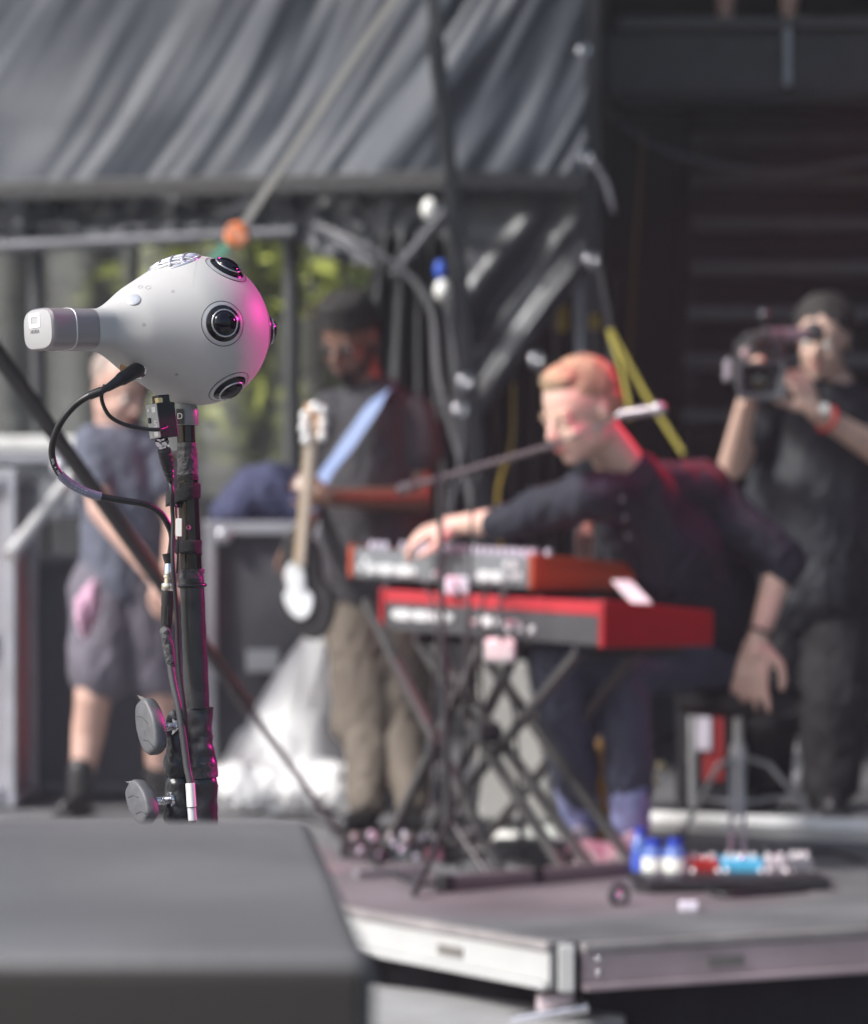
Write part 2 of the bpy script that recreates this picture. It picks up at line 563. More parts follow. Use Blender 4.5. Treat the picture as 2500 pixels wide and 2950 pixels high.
# ------------------------------------------------------------------ pipework and truss on the left
def pipe(name, label, cat, a, b, r, m, group=None):
    g = G(); g.tube([a, b], r, 16)
    return tag(g.build(name, m, smooth=True, auto=40), label, cat, group)
M_pipe = mat('scaffold_grey', (0.11, 0.115, 0.13), 0.4, metal=0.3, var=0.2)
M_pipe_d = mat('scaffold_dark', (0.05, 0.052, 0.055), 0.5, var=0.2)
pipe('scaffold_pipe', 'pale horizontal scaffold pipe below the crumpled tarpaulin', 'pipe', Q(-200, 512, 10.9), Q(600, 472, 10.5), 0.026, M_pipe, 'scaffold pipes at the back of the stage')
pipe('scaffold_pipe', 'dark sloping scaffold pipe left of the gathered curtain', 'pipe', Q(640, 455, 10.6), Q(835, 590, 10.4), 0.022, M_pipe, 'scaffold pipes at the back of the stage')
pipe('scaffold_pipe', 'short steep scaffold pipe above the guitarist', 'pipe', Q(905, 430, 10.2), Q(800, 560, 10.3), 0.022, M_pipe, 'scaffold pipes at the back of the stage')
for x, x2, d, lb in ((72, 95, 11.4, 'dark scaffold upright far left behind the camera handle'), (590, 600, 11.0, 'dark scaffold upright between the camera and the guitarist'), (275, 262, 11.8, 'thin scaffold upright directly behind the camera neck')):
    pipe('scaffold_upright', lb, 'scaffold pole', V((Q(x2, 0, d).x, d, 0)), V((Q(x, 0, d).x, d, 2.4)), 0.035 if x != 275 else 0.02, M_pipe_d, 'scaffold uprights at the back of the stage')
pipe('scaffold_brace', 'slanting pale strut low at the far left', 'pipe', Q(20, 1130, 8.9), Q(165, 945, 9.2), 0.026, mat('pale_grey_paint', (0.5, 0.5, 0.5), 0.5), None)

# low dark wall behind the stage
M_wall = mat('rear_panel_grey', (0.055, 0.058, 0.065), 0.7, var=0.2, scale=3)
t = thing('rear_barrier', 'low dark grey panel barrier at the back of the stage', 'barrier', (-1.0, 13.0, 0))
k = 0
for i in range(6):
    x0 = -4.6+i*1.02
    G().box((x0+0.5, 13.0, 0.66), (1.0, 0.05, 1.30)).build('panel', M_wall, t, bevel=0.006)
G().bar((-4.7, 12.95, 1.34), (1.7, 12.95, 1.34), 0.07, 0.07).build('top_rail', mat('rail_grey', (0.18, 0.18, 0.19), 0.5), t, bevel=0.008)

# trees behind
M_leafA = [mat('leaf_sunlit', (0.42, 0.47, 0.09), 0.5, var=0.3, scale=4), mat('leaf_mid', (0.05, 0.06, 0.035), 0.5, var=0.3, scale=4), mat('leaf_dark', (0.025, 0.032, 0.024), 0.55, var=0.3, scale=4)]  # sunlight put into the colour of the brightest leaves
M_bark = mat('bark', (0.06, 0.05, 0.04), 0.9, var=0.3, bump=0.4)
def tree(x, d, h, r, lb, seed, mats, nleaf, leaf=0.10, low=0.25):
    rnd = random.Random(seed)
    b = V((x, d, -1.2))
    t = thing('tree', lb, 'tree', b, 'trees behind the stage')
    top = V((x+rnd.uniform(-.3, .3), d, -1.2+h*0.8))
    g = G(); g.tube([b, b.lerp(top, .4)+V((.1, 0, 0)), top], [0.16, 0.11, 0.03], 10)
    for i in range(9):
        s = b.lerp(top, rnd.uniform(.2, .85)); a = rnd.uniform(0, 6.28)
        e = s+V((math.cos(a), math.sin(a)*.6, rnd.uniform(.2, .8)))*r*0.7
        g.tube([s, (s+e)/2+V((0, 0, .1)), e], [0.05, 0.03, 0.01], 6)
    g.build('trunk', M_bark, t, smooth=True)
    clumps = []
    for i in range(38):
        a = rnd.uniform(0, 6.28); q = rnd.random()**0.5
        zz = rnd.uniform(low, 1.0)
        prof = math.sin(min(1, (zz-low)/(1-low)*1.05)*math.pi)**0.6+0.15
        clumps.append((V((x+math.cos(a)*r*q*prof, d+math.sin(a)*r*0.6*q*prof, -1.2+h*zz)), rnd.uniform(.25, .55)))
    gs = [G() for _ in mats]
    for i in range(nleaf):
        c, cr = rnd.choice(clumps)
        p = c+V((rnd.gauss(0, 1), rnd.gauss(0, 1), rnd.gauss(0, .8)))*cr*0.6
        n_ = V((rnd.uniform(-1, 1), rnd.uniform(-1, 1), rnd.uniform(-.2, 1))).normalized()
        ax, ay, az = frame(n_, V((rnd.uniform(-1, 1), rnd.uniform(-1, 1), .3)))
        l = leaf*rnd.uniform(.6, 1.3)
        k = int(rnd.random()*len(mats))
        gs[k].add([p-ax*l, p+ay*l*.45+az*l*.1, p+ax*l, p-ay*l*.45+az*l*.1], [[0, 1, 2, 3]])
    for gg, m in zip(gs, mats):
        gg.build('crown', m, t)
LB, LM, LD = M_leafA
tree(-0.98, 19.0, 5.5, 0.95, 'yellow green tree with sunlight put into its leaf colour showing above the guitarist', 5, [LB, LB, LB, LM], 6000, 0.11, .3)
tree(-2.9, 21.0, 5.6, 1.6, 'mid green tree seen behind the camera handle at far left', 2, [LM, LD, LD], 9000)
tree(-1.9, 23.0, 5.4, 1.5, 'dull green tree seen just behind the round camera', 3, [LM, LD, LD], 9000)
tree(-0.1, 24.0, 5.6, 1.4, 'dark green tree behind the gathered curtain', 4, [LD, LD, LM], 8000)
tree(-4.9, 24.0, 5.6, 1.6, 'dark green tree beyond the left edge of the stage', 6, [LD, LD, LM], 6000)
# wooded bank further back
def bank(u, v):
    x = -50+u*100
    z = -1.2+v*(13+2.5*noise.noise(V((x*.25, 0, 0))))
    y = 34+v*12+2.0*noise.noise(V((x*.4, v*8, 0)))+0.8*noise.noise(V((x*1.7, v*26, 2)))
    return V((x, y, z))
o = cloth(bank, 260, 40).build('wooded_hill', mat('wooded_green', (0.045, 0.06, 0.035), 0.9, var=0.6, scale=1.5, bump=1, bscale=3), smooth=False)
tag(o, 'dark wooded hillside far behind the stage', kind='structure')

# ------------------------------------------------------------------ dark backstage structure on the right
M_dark = mat('backstage_black', (0.010, 0.010, 0.011), 0.8, var=0.3)
x0 = 0.72
g = G()
g.box((4.2, 16.0, 2.3), (7.2, 0.1, 7.0)); tag(g.build('backstage_wall', M_dark), 'black wall at the back of the backstage area', kind='structure')
g = G(); g.box((4.2, 13.4, 5.2), (7.2, 5.4, 0.1)); tag(g.build('backstage_shade_roof', M_dark), 'unseen black roof added to darken the backstage area', kind='structure')  # roof out of view, added to darken the space below
g = G(); g.box((7.8, 13.4, 2.0), (0.1, 5.4, 6.5)); tag(g.build('backstage_side_wall', M_dark), 'black side wall of the backstage area', kind='structure')
def bd(u, v):
    x = 0.66+0.10*math.sin(v*5)*0.3
    return V((0.70+0.03*math.sin(u*60), 10.9+u*5.0, 0.0+v*5.15))
o = cloth(bd, 90, 6).build('side_curtain', M_blackcloth, smooth=True); solid(o, .004)
tag(o, 'black side curtain running back from the tarpaulin mast', 'curtain')

g = G(); g.box((2.0, 11.0, 6.6), (9.6, 10.0, 0.15)); tag(g.build('sky_block_roof', M_dark), 'unseen black roof added over the stage to block the sky', kind='structure')  # out of view, added to keep the zenith sky off the stage
g = G(); g.box((6.4, 8.0, 2.4), (0.12, 15.0, 8.4)); tag(g.build('sky_block_wall', M_dark), 'unseen black wall added to block sky light from the right', kind='structure')  # out of view, added to cut the sky light from the right
def sc1(u, v):
    x = -260+u*(740+260); k = min(1, max(0, (x-520)/22)); y0 = 498+150*k; y = y0+v*(1010-y0)
    p = Q(x, y, 12.3); p.y += .03*math.sin(u*40)
    return p
gm = mat('tree_veil_grey', (0.16, 0.165, 0.16), 0.9, alpha=0.66, var=.1)  # see-through sheet added to mute the trees like haze
o = cloth(sc1, 160, 10).build('tree_veil', gm, smooth=True)
tag(o, 'thin grey veil added to mute the trees at left', 'veil')
def sc2(u, v):
    x = 945+u*(1260-945); y = 560+v*(1420-560)
    p = Q(x, y, 12.2); p.y += .06*math.sin(u*50+2*v)
    return p
o = cloth(sc2, 90, 10).build('dark_gap_drape', M_blackcloth, smooth=True); solid(o, .004)  # black sheet added to make this gap dark
tag(o, 'black drape added to darken the gap behind the keyboard player', 'drape')
# balcony
d = 11.4
zt = Q(0, 45, d).z; zb = Q(0, 192, d).z
t = thing('balcony', 'dark backstage balcony with panelled front high at right', 'balcony', (2.6, d, zb))
G().box((3.1, d+0.9, zt-0.06), (4.6, 1.8, 0.06)).build('balcony_floor', M_black, t, bevel=0.005)
G().box((3.1, d-0.02, zt-0.01), (4.6, 0.07, 0.05)).build('edge_rail', mat('edge_grey', (0.045, 0.045, 0.05), 0.5), t, bevel=0.005)
M_pan = mat('balcony_panel_dark', (0.020, 0.022, 0.026), 0.55, var=0.3)
px = [Q(1222, 0, d).x, Q(1589, 0, d).x, Q(1608, 0, d).x, Q(1990, 0, d).x, Q(2360, 0, d).x]
for a, b in ((px[0], px[1]), (px[2], px[3]), (px[3]+.02, px[4])):
    G().box(((a+b)/2, d, (zt+zb)/2-0.03), (b-a-0.01, 0.03, zt-zb-0.06)).build('front_panel', M_pan, t, bevel=0.004)
G().box((Q(1598, 0, d).x, d-0.02, (zt+zb)/2), (0.034, 0.05, zt-zb-0.06)).build('panel_post', mat('steel_grey', (0.22, 0.24, 0.27), 0.4, metal=0.4), t, bevel=0.004)
G().box((3.1, d, zb-0.02), (4.6, 0.08, 0.05)).build('bottom_beam', M_dark, t, bevel=0.004)
for x in (Q(1222, 0, d).x-0.03, 5.2):
    G().box((x, d+0.05, zb/2), (0.08, 0.08, zb)).build('support_post', M_dark, t, bevel=0.004)

# stair
t = thing('open_stair', 'dark open stair with broad treads backstage at right', 'stair', (2.2, 12.5, 0))
M_tread = mat('tread_grey', (0.10, 0.10, 0.105), 0.6, var=0.2)
for i, (y, xl) in enumerate(((850, 1380), (738, 1385), (643, 1392), (551, 1400), (462, 1400), (375, 1400), (292, 1400), (1100, 1370), (960, 1375))):
    dd = 12.6+0.04*i if i < 7 else 12.4
    a, b = Q(xl, y, dd), Q(1960, y-4, dd)
    G().box((a+b)/2, (b.x-a.x, 0.26, 0.06)).build('tread', M_tread, t, bevel=0.006)
for x in (1388, 1965):
    G().bar(Q(x, 1340, 12.4), Q(x+6, 250, 12.95), 0.05, 0.3, side=(1, 0, 0)).build('stringer', M_dark, t, bevel=0.005)
# hanging cables and ropes on the dark side
def cable(name, label, cat, pts, r, m, group=None, n=8):
    g = G(); g.tube(spline(pts, 8), r, n)
    return tag(g.build(name, m, smooth=True), label, cat, group)
M_ropeo = mat('rope_orange', (0.25, 0.12, 0.04), 0.8)
M_cabg = mat('cable_grey', (0.06, 0.06, 0.07), 0.5)
cable('hanging_rope', 'thin brownish rope hanging beside the stair', 'rope', [Q(1306, 268, 11.8), Q(1290, 520, 11.8), Q(1270, 860, 11.8)], 0.007, M_ropeo)
cable('hanging_cable', 'long black cable sagging across the backstage dark', 'cable', [Q(1215, 210, 11.2), Q(1340, 300, 11.2), Q(1560, 350, 11.2), Q(1800, 320, 11.2)], 0.012, M_cabg)
cable('hanging_cable', 'short grey cable curling down beside the tarpaulin mast', 'cable', [Q(1205, 330, 10.6), Q(1232, 372, 10.6), Q(1248, 432, 10.6)], 0.012, mat('cable_pale', (0.16, 0.16, 0.19), 0.5))
cable('hanging_cable', 'black cable loop right of the tarpaulin mast', 'cable', [Q(1212, 520, 10.6), Q(1236, 640, 10.6), Q(1243, 760, 10.6), Q(1240, 1000, 10.6)], 0.009, M_cabg)
cable('hanging_cable', 'cable looping down in front of the gathered curtain', 'cable', [Q(905, 615, 9.9), Q(925, 720, 9.9), Q(940, 900, 9.9), Q(915, 1080, 9.9), Q(960, 1240, 9.9)], 0.010, M_cabg)
cable('hanging_cable', 'grey cable draped across the top of the gathered curtain', 'cable', [Q(650, 460, 10.3), Q(740, 500, 10.2), Q(830, 560, 10.2), Q(880, 640, 10.2), Q(900, 800, 10.2), Q(1000, 1150, 10.2)], 0.014, mat('cable_mid', (0.13, 0.13, 0.14), 0.45))
for i, (x, y0_, y1_, lb) in enumerate(((1143, 620, 672, 'small yellow tag on a rope behind the tarpaulin corner'), (1208, 640, 668, 'tiny amber tag right of the tarpaulin mast'))):
    g = G(); g.box(Q(x, (y0_+y1_)/2, 10.9), (0.045, 0.012, (y1_-y0_)/480.0)); tag(g.build('rope_tag', mat('amber', (0.42, 0.28, 0.03), 0.6), bevel=0.004), lb, 'tag')
cable('hanging_rope', 'thin yellow rope hanging right of the guitarist', 'rope', [Q(1043, 780, 10.8), Q(1040, 900, 10.8), Q(1012, 1000, 10.8), Q(1018, 1120, 10.8)], 0.006, mat('amber', (0.42, 0.28, 0.03), 0.6))
M_yel = mat('yellow_webbing', (0.30, 0.25, 0.03), 0.6)
t = thing('yellow_strap', 'yellow webbing strap looped behind the keyboard player', 'strap', Q(1390, 920, 9.4))
G().ribbon([Q(1236, 670, 9.6), Q(1262, 750, 9.5), Q(1283, 850, 9.4)], 0.015, 0.003, (1, 0, 0.3)).build('strap_end', M_yel, t)
G().ribbon([Q(1240, 672, 9.6), Q(1310, 800, 9.5), Q(1388, 922, 9.4)], 0.018, 0.003, (1, 0, 0.3)).build('strap_run', M_yel, t)

# ================================================================== EQUIPMENT ON STAGE, BACK
M_case = mat('flightcase_board_veiled', (0.085, 0.085, 0.095), 0.6, var=0.25, scale=6, bump=0.1)  # dark board lightened, the haze veil put into its colour
M_fr = mat('case_aluminium', (0.50, 0.50, 0.54), 0.35, metal=0.5, var=0.1)
def flightcase(xl, xr, yt, yb, dd, depth, label, cat='flight case', m=M_case, fr=M_fr, grp=None, rail=0.05):
    z0 = max(0.01, Q(0, yb, dd).z); z1 = Q(0, yt, dd).z
    X0, X1 = Q(xl, 0, dd).x, Q(xr, 0, dd).x
    t = thing('flight_case', label, cat, ((X0+X1)/2, dd+depth/2, z0), grp)
    G().box(((X0+X1)/2, dd+depth/2+0.01, (z0+z1)/2), (X1-X0-0.02, depth-0.02, z1-z0-0.02)).build('case_body', m, t, bevel=0.004)
    for x in (X0, X1):
        for y in (dd, dd+depth):
            G().box((x, y, (z0+z1)/2), (rail, rail, z1-z0)).build('edge_profile', fr, t, bevel=0.005)
    for z in (z0+rail/2, z1-rail/2+0.003):
        for y in (dd-0.003, dd+depth+0.003):
            G().box(((X0+X1)/2, y, z), (X1-X0+rail+0.004, rail, rail)).build('edge_profile', fr, t, bevel=0.005)
        for x in (X0-.003, X1+.003):
            G().box((x, dd+depth/2, z+0.002), (rail, depth, rail)).build('edge_profile', fr, t, bevel=0.005)
    for x in (X0+.05, X1-.05):
        for z in (z0+.05, z1-.05):
            G().ell((x, dd-0.03, z), (0.03, 0.012, 0.03)).build('corner_ball', fr, t, smooth=True)
    G().box(((X0+X1)/2, dd-0.002, (z0+z1)/2), (0.12, 0.012, 0.08)).build('latch', M_alu, t, bevel=0.004)
    return t
flightcase(428, 640, 1062, 1650, 9.3, 0.6, 'tall open flight case with pale metal frame behind the guitarist', rail=0.045)
flightcase(-120, 22, 955, 1650, 9.0, 0.5, 'pale mauve framed case cut by the left edge of the picture', m=mat('case_mauve', (0.30, 0.29, 0.32), 0.6), rail=0.04)
flightcase(40, 330, 1130, 1640, 9.6, 0.5, 'wide dark flight case behind the man in grey', m=mat('case_blue_grey', (0.12, 0.125, 0.145), 0.6), fr=mat('dull_profile', (0.2, 0.2, 0.22), 0.5), rail=0.03)
flightcase(-100, 150, 925, 1050, 9.9, 0.5, 'stacked pale top case far left behind the man in grey', m=mat('case_pale', (0.22, 0.23, 0.24), 0.6), rail=0.03)
g = G(); g.box(Q(60, 905, 10.1), (0.42, 0.25, 0.06)); tag(g.build('white_board', mat('white_board', (0.7, 0.7, 0.68), 0.6), bevel=0.01), 'white board lying on the far left case', 'board')
# blue cloth mound
g = G()
for i in range(9):
    g.ell(Q(485+i*16, 1040-34*math.sin(i/8*3.1), 9.45), (0.10, 0.13, 0.07+0.05*math.sin(i/8*3.1)))
o = g.build('blue_cloth', mat('navy_cloth', (0.045, 0.05, 0.11), 0.85, bump=0.3), organic=(0.012, 8), wr=(0.02, 14))
tag(o, 'heap of navy blue cloth on the tall open flight case', 'cloth')

# big white sheet heap
def sheet(u, v):
    # v 0 top ridge .. 1 floor ; u around
    a = -0.15*math.pi+u*1.3*math.pi
    top = Q(655, 1262, 8.95)
    bl = 0.0
    xr = {0: 0}
    z = top.z*(1-v)**0.85
    xl = Q(655-(655-425)*v**0.9, 0, 9.0).x if True else 0
    xr = Q(665+(735-665)*v, 0, 9.0).x
    cx, rx = (xl+xr)/2, (xr-xl)/2+0.02
    x = cx-math.cos(a)*rx
    y = 9.15-math.sin(a)*(0.06+0.30*v)
    k = noise.noise(V((u*9, v*1.3, 1)))*0.035*v**.5+noise.noise(V((u*20, v*4, 5)))*0.006
    if v > 0.55: z += 0.05*noise.noise(V((u*8, v*9, 3)))
    return V((x+k*0.5, y+k, max(0.01, z)))
o = cloth(sheet, 120, 60).build('white_sheet', mat('white_sheet_cloth', (0.80, 0.80, 0.80), 0.8, var=0.04, bump=0.15, bscale=12), smooth=True); solid(o, .004)
tag(o, 'big white sheet draped to the floor left of the guitarist', 'sheet')
g = G()
for i in range(14):
    g.ell(Q(450+i*20, 1600+10*math.sin(i*2.1), 8.85)-V((0, 0, 0.0)), (0.09, 0.10, 0.07))
o = g.build('sheet_hem', mat('white_sheet_cloth', (0.8, 0.8, 0.8), 0.8), organic=(0.014, 6), wr=(0.03, 10))
tag(o, 'crumpled white bundle of sheet lying at the foot of the drape', 'sheet')

# pale panel box behind the keyboard stand
g = G()
a, b = Q(955, 1345, 8.4), Q(1110, 1660, 8.4)
g.hexa([V((a.x+.02, 8.35, 0.02)), V((b.x+.03, 8.35, 0.02)), V((b.x+.03, 8.6, 0.02)), V((a.x+.02, 8.6, 0.02)), V((a.x+.03, 8.4, a.z)), V((b.x-.06, 8.4, a.z)), V((b.x-.06, 8.55, a.z)), V((a.x+.03, 8.55, a.z))])
tag(g.build('monitor_wedge', mat('pale_speckled_grey', (0.40, 0.40, 0.38), 0.8, var=0.1, scale=50), bevel=0.012), 'pale grey box standing behind the crossed keyboard stand', 'box')
g = G(); g.box(Q(862, 1470, 8.7), (0.06, 0.05, 0.58)); tag(g.build('white_towel', mat('pink_white_cloth', (0.75, 0.62, 0.66), 0.8), bevel=0.015), 'narrow pinkish white towel hanging behind the guitarist legs', 'towel')

# amp and gear behind the stool
t = thing('guitar_amplifier', 'dark amplifier with red side behind the drum stool', 'amplifier', Q(1440, 1660, 8.75))
a, b = Q(1392, 1440, 8.7), Q(1500, 1650, 8.7)
G().box(((a.x+b.x)/2, 8.9, (a.z+b.z)/2), (b.x-a.x, 0.3, a.z-b.z)).build('cabinet', M_black, t, bevel=0.01)
G().box((Q(1452, 0, 8.7).x, 8.74, Q(0, 1510, 8.7).z), (0.07, 0.012, 0.26)).build('red_panel', mat('red_cloth', (0.30, 0.02, 0.02), 0.6), t, bevel=0.003)
G().box((Q(1432, 0, 8.7).x, 8.73, Q(0, 1490, 8.7).z), (0.05, 0.012, 0.12)).build('paper_label', mat('pale_paper', (0.6, 0.55, 0.62), 0.7), t, bevel=0.003)
G().tube([Q(1405, 1455, 8.6), Q(1408, 1640, 8.6)], 0.012, 12).build('side_handle', M_alu, t, smooth=True, auto=40)
flightcase(1540, 1650, 1500, 1640, 9.6, 0.3, 'small dark case with reddish lid between the cameraman legs', m=mat('case_rust', (0.10, 0.05, 0.045), 0.6), fr=mat('dull_profile', (0.2, 0.2, 0.22), 0.5), rail=0.02)

# white bar behind stool
t = thing('white_floor_beam', 'long white beam lying on the floor behind the stool', 'beam', Q(1550, 1700, 8.0))
G().bar(Q(1308, 1676, 8.35), Q(1900, 1702, 7.75), 0.085, 0.045, side=(0, -1, 1.1)).build('beam_body', mat('white_paint_beam', (0.85, 0.85, 0.84), 0.5, var=0.05), t, bevel=0.006)
G().bar(Q(1308, 1700, 8.33), Q(1900, 1728, 7.73), 0.02, 0.07, side=(0, 0, 1)).build('beam_foot', M_alu_pink, t, bevel=0.004)
# orange guitar lying between
def guitar_body(c, fx, up, w, h, th, m, name, parent):
    n_ = 40
    x, y, z = V(fx).normalized(), V(up).normalized(), V(fx).cross(V(up)).normalized()
    vs = []
    for s_ in (-1, 1):
        for k in range(n_):
            a = 2*math.pi*k/n_
            r_ = 1-0.22*math.cos(2*a)*0 - 0.28*abs(math.cos(a))**6
            yy = math.sin(a)
            ww = (0.92 if yy < 0 else 0.74)*(1-0.25*math.exp(-((yy-0.15)/0.25)**2))
            vs.append(V(c)+x*math.cos(a)*w/2*ww+y*yy*h/2+z*s_*th/2)
    fs = [list(range(n_))[::-1], [n_+k for k in range(n_)]]+[[k, (k+1) % n_, n_+(k+1) % n_, n_+k] for k in range(n_)]
    return G().add(vs, fs).build(name, m, parent, bevel=0.008)
c = Q(1222, 1600, 7.95)
t = thing('acoustic_guitar', 'amber brown guitar standing behind the player legs', 'guitar', V((c.x, c.y, 0.0)))
guitar_body(Q(1222, 1600, 7.95), (1, 0.5, 0), (0.25, 0, 1), 0.26, 0.34, 0.06, mat('amber_wood', (0.42, 0.20, 0.03), 0.25, coat=0.5, var=0.2, stretch=(1, 1, 8)), 'guitar_body', t)
G().bar(Q(1235, 1480, 7.98), Q(1330, 1560, 7.9)-V((0,0,-.0)), 0.04, 0.02).build('neck', M_black, t, bevel=0.004)
for x, y in ((1317, 1533), (1343, 1557), (1330, 1590)):
    G().ell(Q(x, y, 7.85), 0.016).build('tuning_peg', mat('brass_cream', (0.75, 0.65, 0.42), 0.3, metal=0.3), t, smooth=True)

# ================================================================== KEYBOARDS
def kb(cn, cl, h, depth, end_col, panel_m, strip_m, name, label, n_jacks, jack_from, knobs, side_m):
    cn, cl = V(cn), V(cl)       # top back corners, near right / far left
    a = (cl-cn); L = a.length; a.normalize()
    b = V((-a.y, a.x, 0))*-1
    b = V((a.y, -a.x, 0)).normalized()
    if b.x < 0: b = -b
    up = a.cross(b); 
    if up.z < 0: up = -up
    t = thing(name, label, 'keyboard', (cn+cl)/2+b*depth/2-up*h)
    P = lambda s, q, z: cn+a*s+b*q+up*z
    e = 0.024
    # body
    G().hexa([P(e, 0.004, -h), P(L-e, 0.004, -h), P(L-e, depth-.01, -h), P(e, depth-.01, -h), P(e, 0.004, -0.004), P(L-e, 0.004, -0.004), P(L-e, depth*.55, -0.012), P(e, depth*.55, -0.012)]).build('chassis', panel_m, t, bevel=0.003)
    if strip_m:
        G().hexa([P(e, 0.0, -0.036), P(L-e, 0.0, -0.036), P(L-e, 0.02, -0.036), P(e, 0.02, -0.036), P(e, 0.0, -0.003), P(L-e, 0.0, -0.003), P(L-e, 0.02, 0.0), P(e, 0.02, 0.0)]).build('back_strip', strip_m, t, bevel=0.003)
        G().hexa([P(e, 0.02, -0.01), P(L-e, 0.02, -0.01), P(L-e, depth*.5, -0.016), P(e, depth*.5, -0.016), P(e, 0.02, -0.001), P(L-e, 0.02, -0.001), P(L-e, depth*.5, -0.008), P(e, depth*.5, -0.008)]).build('top_panel', strip_m, t, bevel=0.002)
    # end cheeks
    for s0 in (0, L-e):
        G().hexa([P(s0, -0.004, -h-.004), P(s0+e, -0.004, -h-.004), P(s0+e, depth, -h-.004), P(s0, depth, -h-.004),
                  P(s0, -0.004, 0.006), P(s0+e, -0.004, 0.006), P(s0+e, depth, -h*0.22), P(s0, depth, -h*0.22)]).build('end_cheek', side_m, t, bevel=0.005)
    # keys at the player's side
    nk = int((L-2*e)/0.0235)
    for k in range(nk):
        s = e+(k+.5)*(L-2*e)/nk
        G().hexa([P(s-.0108, depth*.55, -h*.62), P(s+.0108, depth*.55, -h*.62), P(s+.0108, depth-.004, -h*.62), P(s-.0108, depth-.004, -h*.62),
                  P(s-.0108, depth*.55, -h*.36), P(s+.0108, depth*.55, -h*.36), P(s+.0108, depth-.004, -h*.36), P(s-.0108, depth-.004, -h*.36)]).build('white_key', M_key, t)
        if k % 7 in (0, 1, 3, 4, 5):
            s2 = s+.0118
            G().hexa([P(s2-.006, depth*.55, -h*.36), P(s2+.006, depth*.55, -h*.36), P(s2+.006, depth*.82, -h*.36), P(s2-.006, depth*.82, -h*.36),
                      P(s2-.005, depth*.55, -h*.24), P(s2+.005, depth*.55, -h*.24), P(s2+.005, depth*.81, -h*.24), P(s2-.005, depth*.81, -h*.24)]).build('black_key', M_black, t)
    # jacks on the back panel
    for s, zz, kind in n_jacks:
        s *= L
        if kind == 0:
            G().lathe(P(s, 0.004, zz), -b, [(0.0105, 0), (0.0105, 0.007), (0.006, 0.008), (0.005, 0.003)], 12).build('jack_socket', M_jack, t, smooth=True, auto=40)
        elif kind == 1:
            G().box(P(s, 0.0, zz), (0.035, 0.01, 0.03), (a, b, up)).build('port', M_jack, t, bevel=0.002)
        else:
            G().tube([P(s, 0.004, zz), P(s, -0.045, zz-.004)], 0.008, 10).build('jack_plug', M_jack, t, smooth=True, auto=40)
    for s, q in knobs:
        G().lathe(P(s*L, q, -0.004), up, [(0.010, 0), (0.010, 0.016), (0.008, 0.021)], 14).build('knob', M_knob, t, smooth=True, auto=40)
    return t, P, L
M_key = mat('key_white', (0.75, 0.75, 0.72), 0.3, var=0.03)
M_jack = mat('jack_nickel', (0.85, 0.85, 0.86), 0.3, metal=0.5, var=0.05)
M_knob = mat('knob_lilac_grey', (0.55, 0.50, 0.60), 0.25, var=0.05)
M_woodend = mat('red_wood_end', (0.36, 0.055, 0.02), 0.35, var=0.25, scale=3, stretch=(1, 1, 12), coat=0.3)
M_redend = mat('red_lacquer', (0.26, 0.003, 0.010), 0.3, var=0.1, coat=0.4)
M_redtop = mat('red_top_panel', (0.42, 0.025, 0.035), 0.35, var=0.08)
M_kgrey = mat('keyboard_grey_panel', (0.16, 0.17, 0.18), 0.45, var=0.1)
M_kdark = mat('keyboard_dark_panel', (0.055, 0.055, 0.06), 0.45, var=0.15)
jk = [(0.07+i*0.035, -0.058, 0) for i in range(2)]+[(0.155+i*0.03, -0.062, 1 if i % 2 else 0) for i in range(5)]+[(0.10+i*0.04, -0.03, 0) for i in range(2)]
jk += [(0.62+i*0.035, -0.062, 1 if i % 3 else 0) for i in range(8)]+[(0.45, -0.06, 2), (0.93, -0.06, 0), (0.90, -0.04, 0)]
rk = random.Random(3)
kn = [(0.05+i*0.037, 0.03) for i in range(17)]+[(0.83+i*0.04, 0.03) for i in range(3)]+[(0.06+i*0.055, 0.09) for i in range(15)]
up_kb, PU, LU = kb(Q(1086, 1130, 7.0), Q(709, 1110, 7.73), 0.088, 0.36, None, M_kgrey, None, 'synthesizer', 'grey synthesizer with orange red wooden ends on the upper tier', jk, 0, kn, M_woodend)
jk2 = [(0.66+i*0.03, -0.07, 1 if i % 3 else 0) for i in range(10)]+[(0.45+i*0.04, -0.072, 1 if i % 2 else 0) for i in range(3)]+[(0.30+i*0.05, -0.085, 0) for i in range(3)]+[(0.52, -0.075, 2), (0.36, -.07, 2)]
lo_kb, PL, LL = kb(Q(1230, 1224, 6.75), Q(772, 1197, 7.55), 0.116, 0.385, None, M_kdark, M_redtop, 'stage_piano', 'long red stage piano with dark back on the lower tier', jk2, 0, [], M_redend)

# two tier crossed stand
t = thing('keyboard_stand', 'black two tier crossed stand carrying both keyboards', 'keyboard stand', QF(1000, 1770))
bars = [(Q(1030, 1203, 7.12), QF(779, 1749)), (Q(1105, 1203, 7.08), QF(858, 1741)), (Q(1297, 1322, 6.93), QF(1000, 1706)), (Q(1177, 1325, 6.86), QF(842, 1742)),
        (Q(743, 1221, 7.62), QF(1019, 1790)), (Q(905, 1222, 7.45), QF(1292, 1779)), (Q(850, 1300, 7.45), QF(1149, 1789)), (Q(880, 1312, 7.35), QF(1206, 1787))]
for i, (a, b) in enumerate(bars):
    G().bar(a, b+V((0, 0, 0.02)), 0.029, 0.024, side=(0.8, 0.55, 0)).build('brace_tube', mat('stand_tube', (0.05, 0.048, 0.048), 0.42, var=0.2), t, bevel=0.004)
fa, fb = QF(905, 1813), QF(1298, 1779)
G().bar(fa+V((0, 0, .022)), fb+V((0, 0, .022)), 0.038, 0.034, side=(0, 0, 1)).build('foot_bar', mat('foot_bar_grey', (.12, .11, .115), .4), t, bevel=0.005)
fc, fd = QF(760, 1752), QF(1010, 1706)
